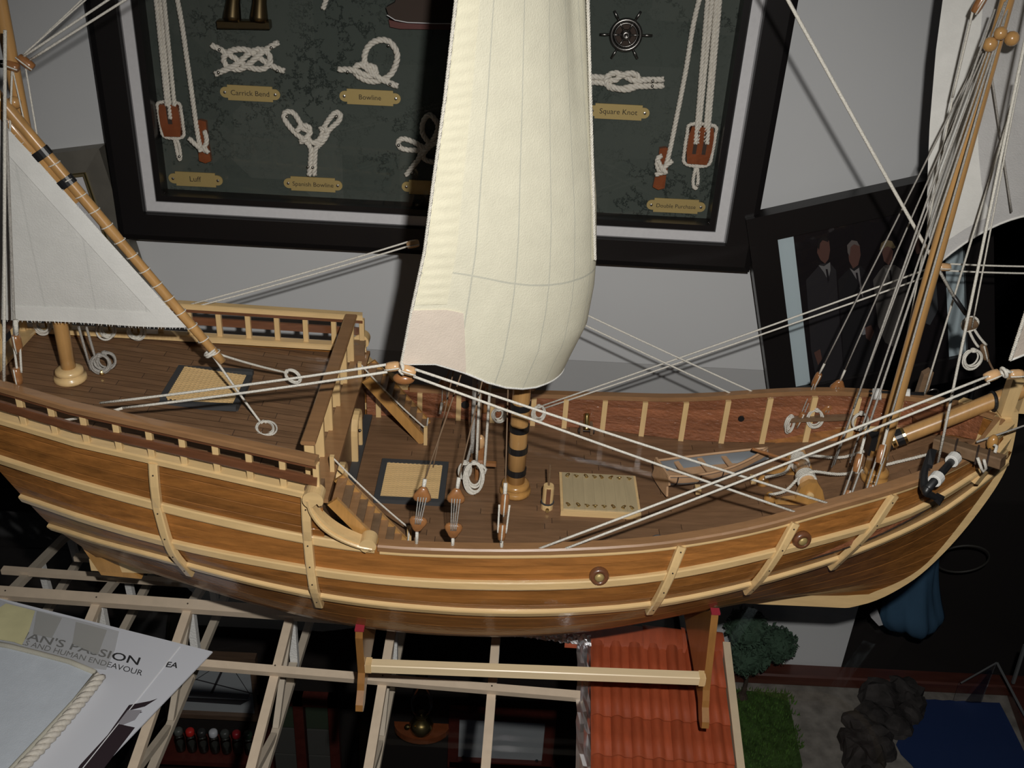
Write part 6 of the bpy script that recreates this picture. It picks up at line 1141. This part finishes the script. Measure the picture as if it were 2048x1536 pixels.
# ------------------------------------------------------------------ harbour diorama below, behind the bow
TZ = -.400
dio = thing('diorama_tray', 'dim wooden diorama tray with gravel shore and dark blue water below the bow', 'diorama', V((0.4179,0.1573,-0.4050)))
dw = wood('dark_red_wood', (.075, .022, .014), dark=.6, stretch=(6, 40, 40), rough=.4, coat=.3)
bbd = put('backboard', MB().prism([(.215, .2345, -.405), (.3985, .2345, -.405), (.3985, .2345, -.150), (.215, .2345, -.150)], (0, .008, 0)), M['wall']); tag(bbd, 'plain white backboard standing behind the diorama below the bow', 'board')
put('tray_rim', MB().bar((.18, .222, TZ), (.62, .222, TZ), .020, .016, (0, 0, 1), .002), dw, dio)
put('tray_rim', MB().bar((.598, .212, TZ - .001), (.560, -.08, TZ - .001), .020, .016, (0, 0, 1), .002), dw, dio)
put('shore_ground', MB().box((.39, .07, TZ - .012), (.42, .29, .006)), plain('grey_gravel', (.16, .148, .132), .95, noise_amt=.3, scale=70, bump=.6, spec=.1), dio)
def wat(u, v): x = .452 + .123 * u + (.014 * sin(5 + 9 * v) + .007 * sin(23 * v)) * (1 - u); return V((x, -.07 + .272 * v, TZ - .0080 + .0006 * sin(40 * u + 13 * v)))
put('water', MB().grid(wat, 14, 20), plain('dark_blue_water', (.014, .028, .085), .35, spec=.4), dio, True)
gr = MB(); random.seed(5)
put('grass_base', MB().prism([(.19, -.03, TZ - .0092), (.262, -.03, TZ - .0092), (.285, .03, TZ - .0092), (.325, .10, TZ - .0092), (.330, .200, TZ - .0092), (.19, .205, TZ - .0092)], (0, 0, .0012)), plain('green_turf_base', (.034, .064, .017), .95, noise_amt=.4, scale=120, spec=.1), dio)
for i in range(7000):
    x = random.uniform(.20, .345); yy = random.uniform(-.02, .205); lim = .333 - .10 * max(0, (.13 - yy) / .15) + .012 * noise.noise(V((x * 60, yy * 60, 0)))
    if x > lim: continue
    h = random.uniform(.003, .007); a = random.uniform(0, 2 * pi); d = V((cos(a), sin(a), 0)) * .0010; p = V((x, yy, TZ - .009)); gr.add([p - d, p + d, p + V((random.uniform(-.002, .002), random.uniform(-.002, .002), h))], [(0, 1, 2)])
go = put('grass', gr, plain('model_grass', (.055, .115, .024), .9, noise_amt=.4, scale=60, spec=.1), dio, kind='stuff'); random.seed(21)
def tree(label, c, r, h, col, n=900, squash=1.0, lumps=()):
    c = V(c); t = thing('model_tree', label, 'model tree', tuple(c)); put('trunk', MB().tube([c, c + V((.001, 0, h * .5)), c + V((0, 0, h))], [r * .17, r * .10, r * .06], 8).lathe([(r * .34, 0), (r * .17, .006)], c, (0, 0, 1), 10), plain('model_bark', (.035, .022, .015), .9), t)
    m = MB()
    for _ in range(n):
        ce, rr = random.choice(lumps); a, b_ = random.uniform(0, 2 * pi), math.acos(random.uniform(-1, 1)); k = random.uniform(.72, 1.0)
        p = c + V(ce) + V((sin(b_) * cos(a), sin(b_) * sin(a), cos(b_) * squash)) * rr * k; q = rr * .16
        e1, e2 = V((random.uniform(-1, 1), random.uniform(-1, 1), random.uniform(-1, 1))).normalized() * q, V((random.uniform(-1, 1), random.uniform(-1, 1), random.uniform(-1, 1))).normalized() * q; m.add([p - e1, p + e1, p + e2], [(0, 1, 2)])
    for ce, rr in lumps: m.ball(c + V(ce), rr * .82, 12, 8, (1, 1, squash))
    put('foliage', m, plain('foliage_' + label[:6], col, .9, spec=.1), t, kind='stuff')
tb0 = V((0.2772,0.1925,-0.4090))
tree('dark green model tree with grey-green lower growth in front of the white board', tb0, .022, .045, (.040, .070, .046), 2600, .9, (((-.010, .004, .100), .024), ((.004, .010, .068), .026), ((.030, .012, .072), .022), ((-.004, 0, .062), .022)))
t2 = V((0.2673,0.2085,-0.4090))
rk = thing('rock_pile', 'pile of rugged dark rocks on the diorama shore beside the blue water', 'rocks', V((0.4256,0.1613,-0.4090)))
dr = plain('dark_rock', (.030, .027, .026), .9, noise_amt=.5, scale=60, bump=.8, spec=.15)
for p, r_ in (((0.4359,0.1973,-0.4080), .026), ((0.4612,0.2049,-0.4080), .024), ((0.4633,0.1843,-0.4080), .020), ((0.4197,0.1707,-0.4080), .021), ((0.3982,0.1601,-0.4080), .016), ((0.4421,0.1614,-0.4080), .020), ((0.4087,0.1420,-0.4080), .022), ((0.3863,0.1304,-0.4080), .017), ((0.4138,0.1220,-0.4080), .016), ((0.3908,0.1074,-0.4080), .024), ((0.3907,0.0788,-0.4080), .022), ((0.4351,0.1753,-0.4080), .018)):
    p = V(p); m = MB().ball((0, 0, 0), r_, 14, 9); m.v = [p + v * (1 + .45 * noise.noise(v * 70 + p * 20)) * 1.0 for v in m.v]; m.v = [V((v.x, v.y, max(v.z, TZ - .0089))) for v in m.v]; put('rock', m, dr, rk)
# edges of the diorama's glass cover
gc = thing('glass_cover', 'nearly invisible glass cover with thin pale edges over the diorama', 'glass cover', (.58, .2, TZ)); ge = plain('glass_edge', (.12, .125, .125), .3)
q0, q1, q2, q3 = V((0.5217,0.2000,-0.3780)), V((0.5529,0.2000,-0.3441)), V((0.5773,0.1600,-0.3797)), V((0.5964,0.1200,-0.4045))
put('glass_edge', MB().bar(q0, q1, .0012, .0012), ge, gc); put('glass_edge', MB().bar(q1, q2 + (q2 - q1) * .6, .0018, .0018), ge, gc); put('glass_edge', MB().bar((0.5867,0.2100,-0.3840), V((0.5828,0.2100,-0.3254)), .003, .003), ge, gc)
put('glass_pane', MB().prism([q0 + V((0, .003, 0)), q1, q1 + V((0, 0, -.10)), q0 + V((0, 0, -.07))], (0, .0012, 0)), M['paneglass'], gc)

# ------------------------------------------------------------------ blue bundle and wire hoop beyond the end of the wall
cb_ = V((0.4830,0.3000,-0.3312)); bl_ = thing('blue_cloth_bundle', 'blue draped cloth bundle hanging in the dark beyond the bow', 'cloth', tuple(cb_))
top_, bot_ = V((0.4860,0.3000,-0.2266)), V((0.5012,0.3000,-0.3955)); ax_ = bot_ - top_
def bun(u, v):
    a = 2 * pi * u; c = top_ + ax_ * v + V((-.012 * sin(pi * v), 0, 0)); r_ = (.016 + .024 * v ** .9) * (1 - max(0, (v - .82) / .18) ** 2 * .55) if v < 1 else .012
    f = 1 + .10 * sin(5 * a + 3 * v) + .05 * sin(11 * a - 4 * v); return c + V((cos(a) * r_ * f, sin(a) * r_ * .7 * f, .012 * cos(3 * a) * max(0, v - .7)))
put('draped_cloth', MB().grid(bun, 48, 24), cloth('dusty_blue_cloth', (.055, .12, .20), trans=0, bump=.3), bl_, True)
put('hanging_tie', MB().tube([top_ + V((0, 0, -.004)), top_ + V((.012, .02, .09)), top_ + V((.012, .04, .25))], .002, 6), M['black'], bl_)
put('white_lining', MB().prism([(0.4406,0.2850,-0.3637), (0.4465,0.2850,-0.3530), (0.4575,0.2850,-0.3745), (0.4531,0.2850,-0.3764)], (0, .006, 0)), M['mat'], bl_)
hp = MB().torus(V((0.5507,0.3300,-0.3044)), (0.05, 1, .35), .0300, .0014, 40, 6); ho = put('wire_hoop', hp, plain('dull_wire', (.045, .042, .036), .6), None, True); tag(ho, 'thin dull wire hoop hanging in the dark beyond the bow', 'hoop')

# ------------------------------------------------------------------ things on the dark wall below the shelf
LYW = .384
dkw = wood('dark_mahogany', (.105, .022, .016), dark=.6, stretch=(30, 30, 30), rough=.4, coat=.2)
def low_frame(label, x0, x1, z0, z1, wdt, cmat, name='picture_frame', cat='picture frame', mat=None):
    t = thing(name, label, cat, ((x0 + x1) / 2, LYW, z0)); mat = mat or dkw
    put('panel', MB().box(((x0 + x1) / 2, LYW - .003, (z0 + z1) / 2), (x1 - x0 - wdt, .003, z1 - z0 - wdt)), cmat, t)
    for a, b, c, d in ((x0, x1, z0, z0 + wdt), (x0, x1, z1 - wdt, z1), (x0, x0 + wdt, z0 + wdt, z1 - wdt), (x1 - wdt, x1, z0 + wdt, z1 - wdt)): put('frame_bar', MB().box(((a + b) / 2, LYW - .006, (c + d) / 2), (b - a, .012, d - c)), mat, t)
    return t
sheet = plain('pale_grey_sheet', (.36, .385, .40), .7, noise_amt=.05, scale=30)
q0, q1, q2 = V((-0.4514,0.3840,-0.6882)), V((-0.3331,0.3840,-0.6820)), V((-0.3346,0.3840,-0.5773))
sp1 = low_frame('framed black line print of a small ship seen through the roof trusses', q0.x - .01, q1.x + .005, q0.z - .004, q2.z + .006, .008, sheet, mat=wood('brown_frame', (.16, .10, .065), rough=.5))
cx_ = (q0.x + q1.x) / 2; cz_ = q0.z + .022; inkm = plain('print_line', (.03, .03, .035), .6)
put('printed_ship', MB().prism([(cx_ - .058, LYW - .0050, cz_ + .008), (cx_ - .05, LYW - .0050, cz_), (cx_ + .035, LYW - .0050, cz_ - .002), (cx_ + .048, LYW - .0050, cz_ + .008)], (0, .0004, 0)), inkm, sp1)
put('printed_ship', MB().prism([(cx_ - .052, LYW - .0050, cz_ + .010), (cx_ + .046, LYW - .0050, cz_ + .010), (cx_ + .050, LYW - .0050, cz_ + .020), (cx_ - .054, LYW - .0050, cz_ + .020)], (0, .0004, 0)), plain('print_grey', (.19, .20, .21), .6), sp1)
for a, b, r_ in (((-.004, .018), (.024, .085), .0016), ((-.05, .052), (.075, .016), .0009), ((.024, .085), (-.05, .02), .0004), ((.024, .085), (.05, .02), .0004)): put('printed_spar', MB().bar((cx_ + a[0], LYW - .005, cz_ + a[1]), (cx_ + b[0], LYW - .005, cz_ + b[1]), r_ * 2, .0004, (0, 1, 0)), inkm, sp1)
g0, g1 = V((-0.3106,0.3840,-0.8019)), V((-0.2224,0.3840,-0.6386)); g2 = V((-0.2305,0.3840,-0.7918))
gf = thing('glazed_cabinet_door', 'dark red glazed door with six dim greenish panes behind the trusses', 'cabinet door', (g0.x, LYW, g0.z))
gx0, gx1, gz0, gz1 = g0.x - .02, g2.x + .012, g0.z - .03, g1.z; 
for a, b, c, d in ((gx0, gx1, gz1 - .018, gz1), (gx0, gx1, gz0, gz0 + .012), (gx0, gx0 + .014, gz0, gz1), (gx1 - .014, gx1, gz0, gz1), ((gx0 + gx1) / 2 - .007, (gx0 + gx1) / 2 + .007, gz0, gz1)): put('door_rail', MB().box(((a + b) / 2, LYW - .007, (c + d) / 2), (b - a, .012, d - c)), dkw, gf)
for i in range(2):
    for k in range(3):
        xa = gx0 + .014 + (gx1 - gx0 - .014) / 2 * i; za = gz0 + .012 + (gz1 - gz0 - .03) / 3 * k; put('pane', MB().box((xa + (gx1 - gx0) / 4 - .007, LYW - .004, za + (gz1 - gz0) / 6 - .004), ((gx1 - gx0) / 2 - .018, .003, (gz1 - gz0) / 3 - .014)), plain('dim_pane', (.045, .062, .040) if k == 2 else (.085, .085, .078), .3), gf)
for lab, a, b in (('pale notice sheet pinned at its corners right of the oil lamp', (-0.0468,0.3840,-0.7594), (0.0725,0.3840,-0.6619)), ('lower pale notice sheet cut off beneath the pinned one', (-0.0441,0.3840,-0.8655), (0.0809,0.3840,-0.7654))):
    a, b = V(a), V(b); x0, x1, z0, z1 = a.x, b.x, a.z, b.z; t = low_frame(lab, x0 - .016, x1 + .016, z0 - .009, z1 + .009, .015, sheet, 'framed_notice', 'notice')
    for xx in (x0 + .006, x1 - .006):
        for zz in (z0 + .006, z1 - .006): put('pin', MB().ball((xx, LYW - .0055, zz), .0026, 8, 5), M['black'], t)
# oil lamp on a half-round bracket
lp = V((-0.1007,0.3300,-0.6849)); lamp = thing('oil_lamp', 'small brass oil lamp with a glass chimney on a half-round wooden bracket', 'oil lamp', tuple(lp)); 
put('bracket', MB().prism([lp + V((.040 * cos(a), -.030 * sin(a) + .05, -.012)) for a in [pi * k / 12 for k in range(13)]], (0, 0, .010)), M['redblock'], lamp)
put('font', MB().lathe([(.010, 0), (.016, .004), (.017, .012), (.012, .020), (.006, .024), (.007, .030), (.010, .032)], lp + V((0, .035, -.001)), (0, 0, 1), 20), M['brass'], lamp, True)
put('chimney', MB().lathe([(.009, .031), (.015, .045), (.017, .055), (.012, .072), (.008, .10), (.008, .108)], lp + V((0, .035, 0)), (0, 0, 1), 20), glass('lamp_glass', (.86, .86, .86)), lamp, True); put('wick_knob', MB().ball(lp + V((-.018, .02, .022)), .004, 8, 6), M['brass'], lamp)
# row of small bottles with coloured caps on a narrow shelf
b0, b1 = V((-0.4388,0.3500,-0.7291)), V((-0.3416,0.3500,-0.7305)); bs_ = put('narrow_shelf', MB().box(((b0.x + b1.x) / 2, .355, b0.z - .006), (b1.x - b0.x + .05, .05, .008)), dkw); tag(bs_, 'narrow dark shelf carrying the row of small bottles', 'shelf')
caps = [('clear', (.10, .11, .10)), ('bright red', (.55, .025, .02)), ('black', (.03, .03, .03)), ('white', (.60, .62, .66)), ('grey', (.06, .065, .06)), ('dull red', (.26, .012, .018)), ('dark green', (.022, .05, .03))]
bg = glass('bottle_glass', (.80, .83, .82))
for k, (cn, cc) in enumerate(caps):
    p = V((b0.x + (b1.x - b0.x) * k / 6, .350, b0.z - .002)); t = thing('small_bottle', 'small glass bottle with a %s cap, %s along its narrow shelf' % (cn, ['first', 'second', 'third', 'middle one', 'fifth', 'sixth', 'last'][k]), 'bottle', tuple(p), 'row of small capped bottles')
    put('glass_body', MB().lathe([(.0065, 0), (.0070, .004), (.0070, .024), (.0046, .030), (.0046, .033)], p, (0, 0, 1), 14), bg, t, True); put('cap', MB().lathe([(.0056, .032), (.0062, .034), (.0060, .040), (.004, .042)], p, (0, 0, 1), 14), plain('cap_' + cn.replace(' ', '_'), cc, .4), t, True)
    put('contents', MB().lathe([(.0056, .001), (.0058, .014)], p, (0, 0, 1), 12), plain('bottle_contents', (.06, .06, .055), .4), t)
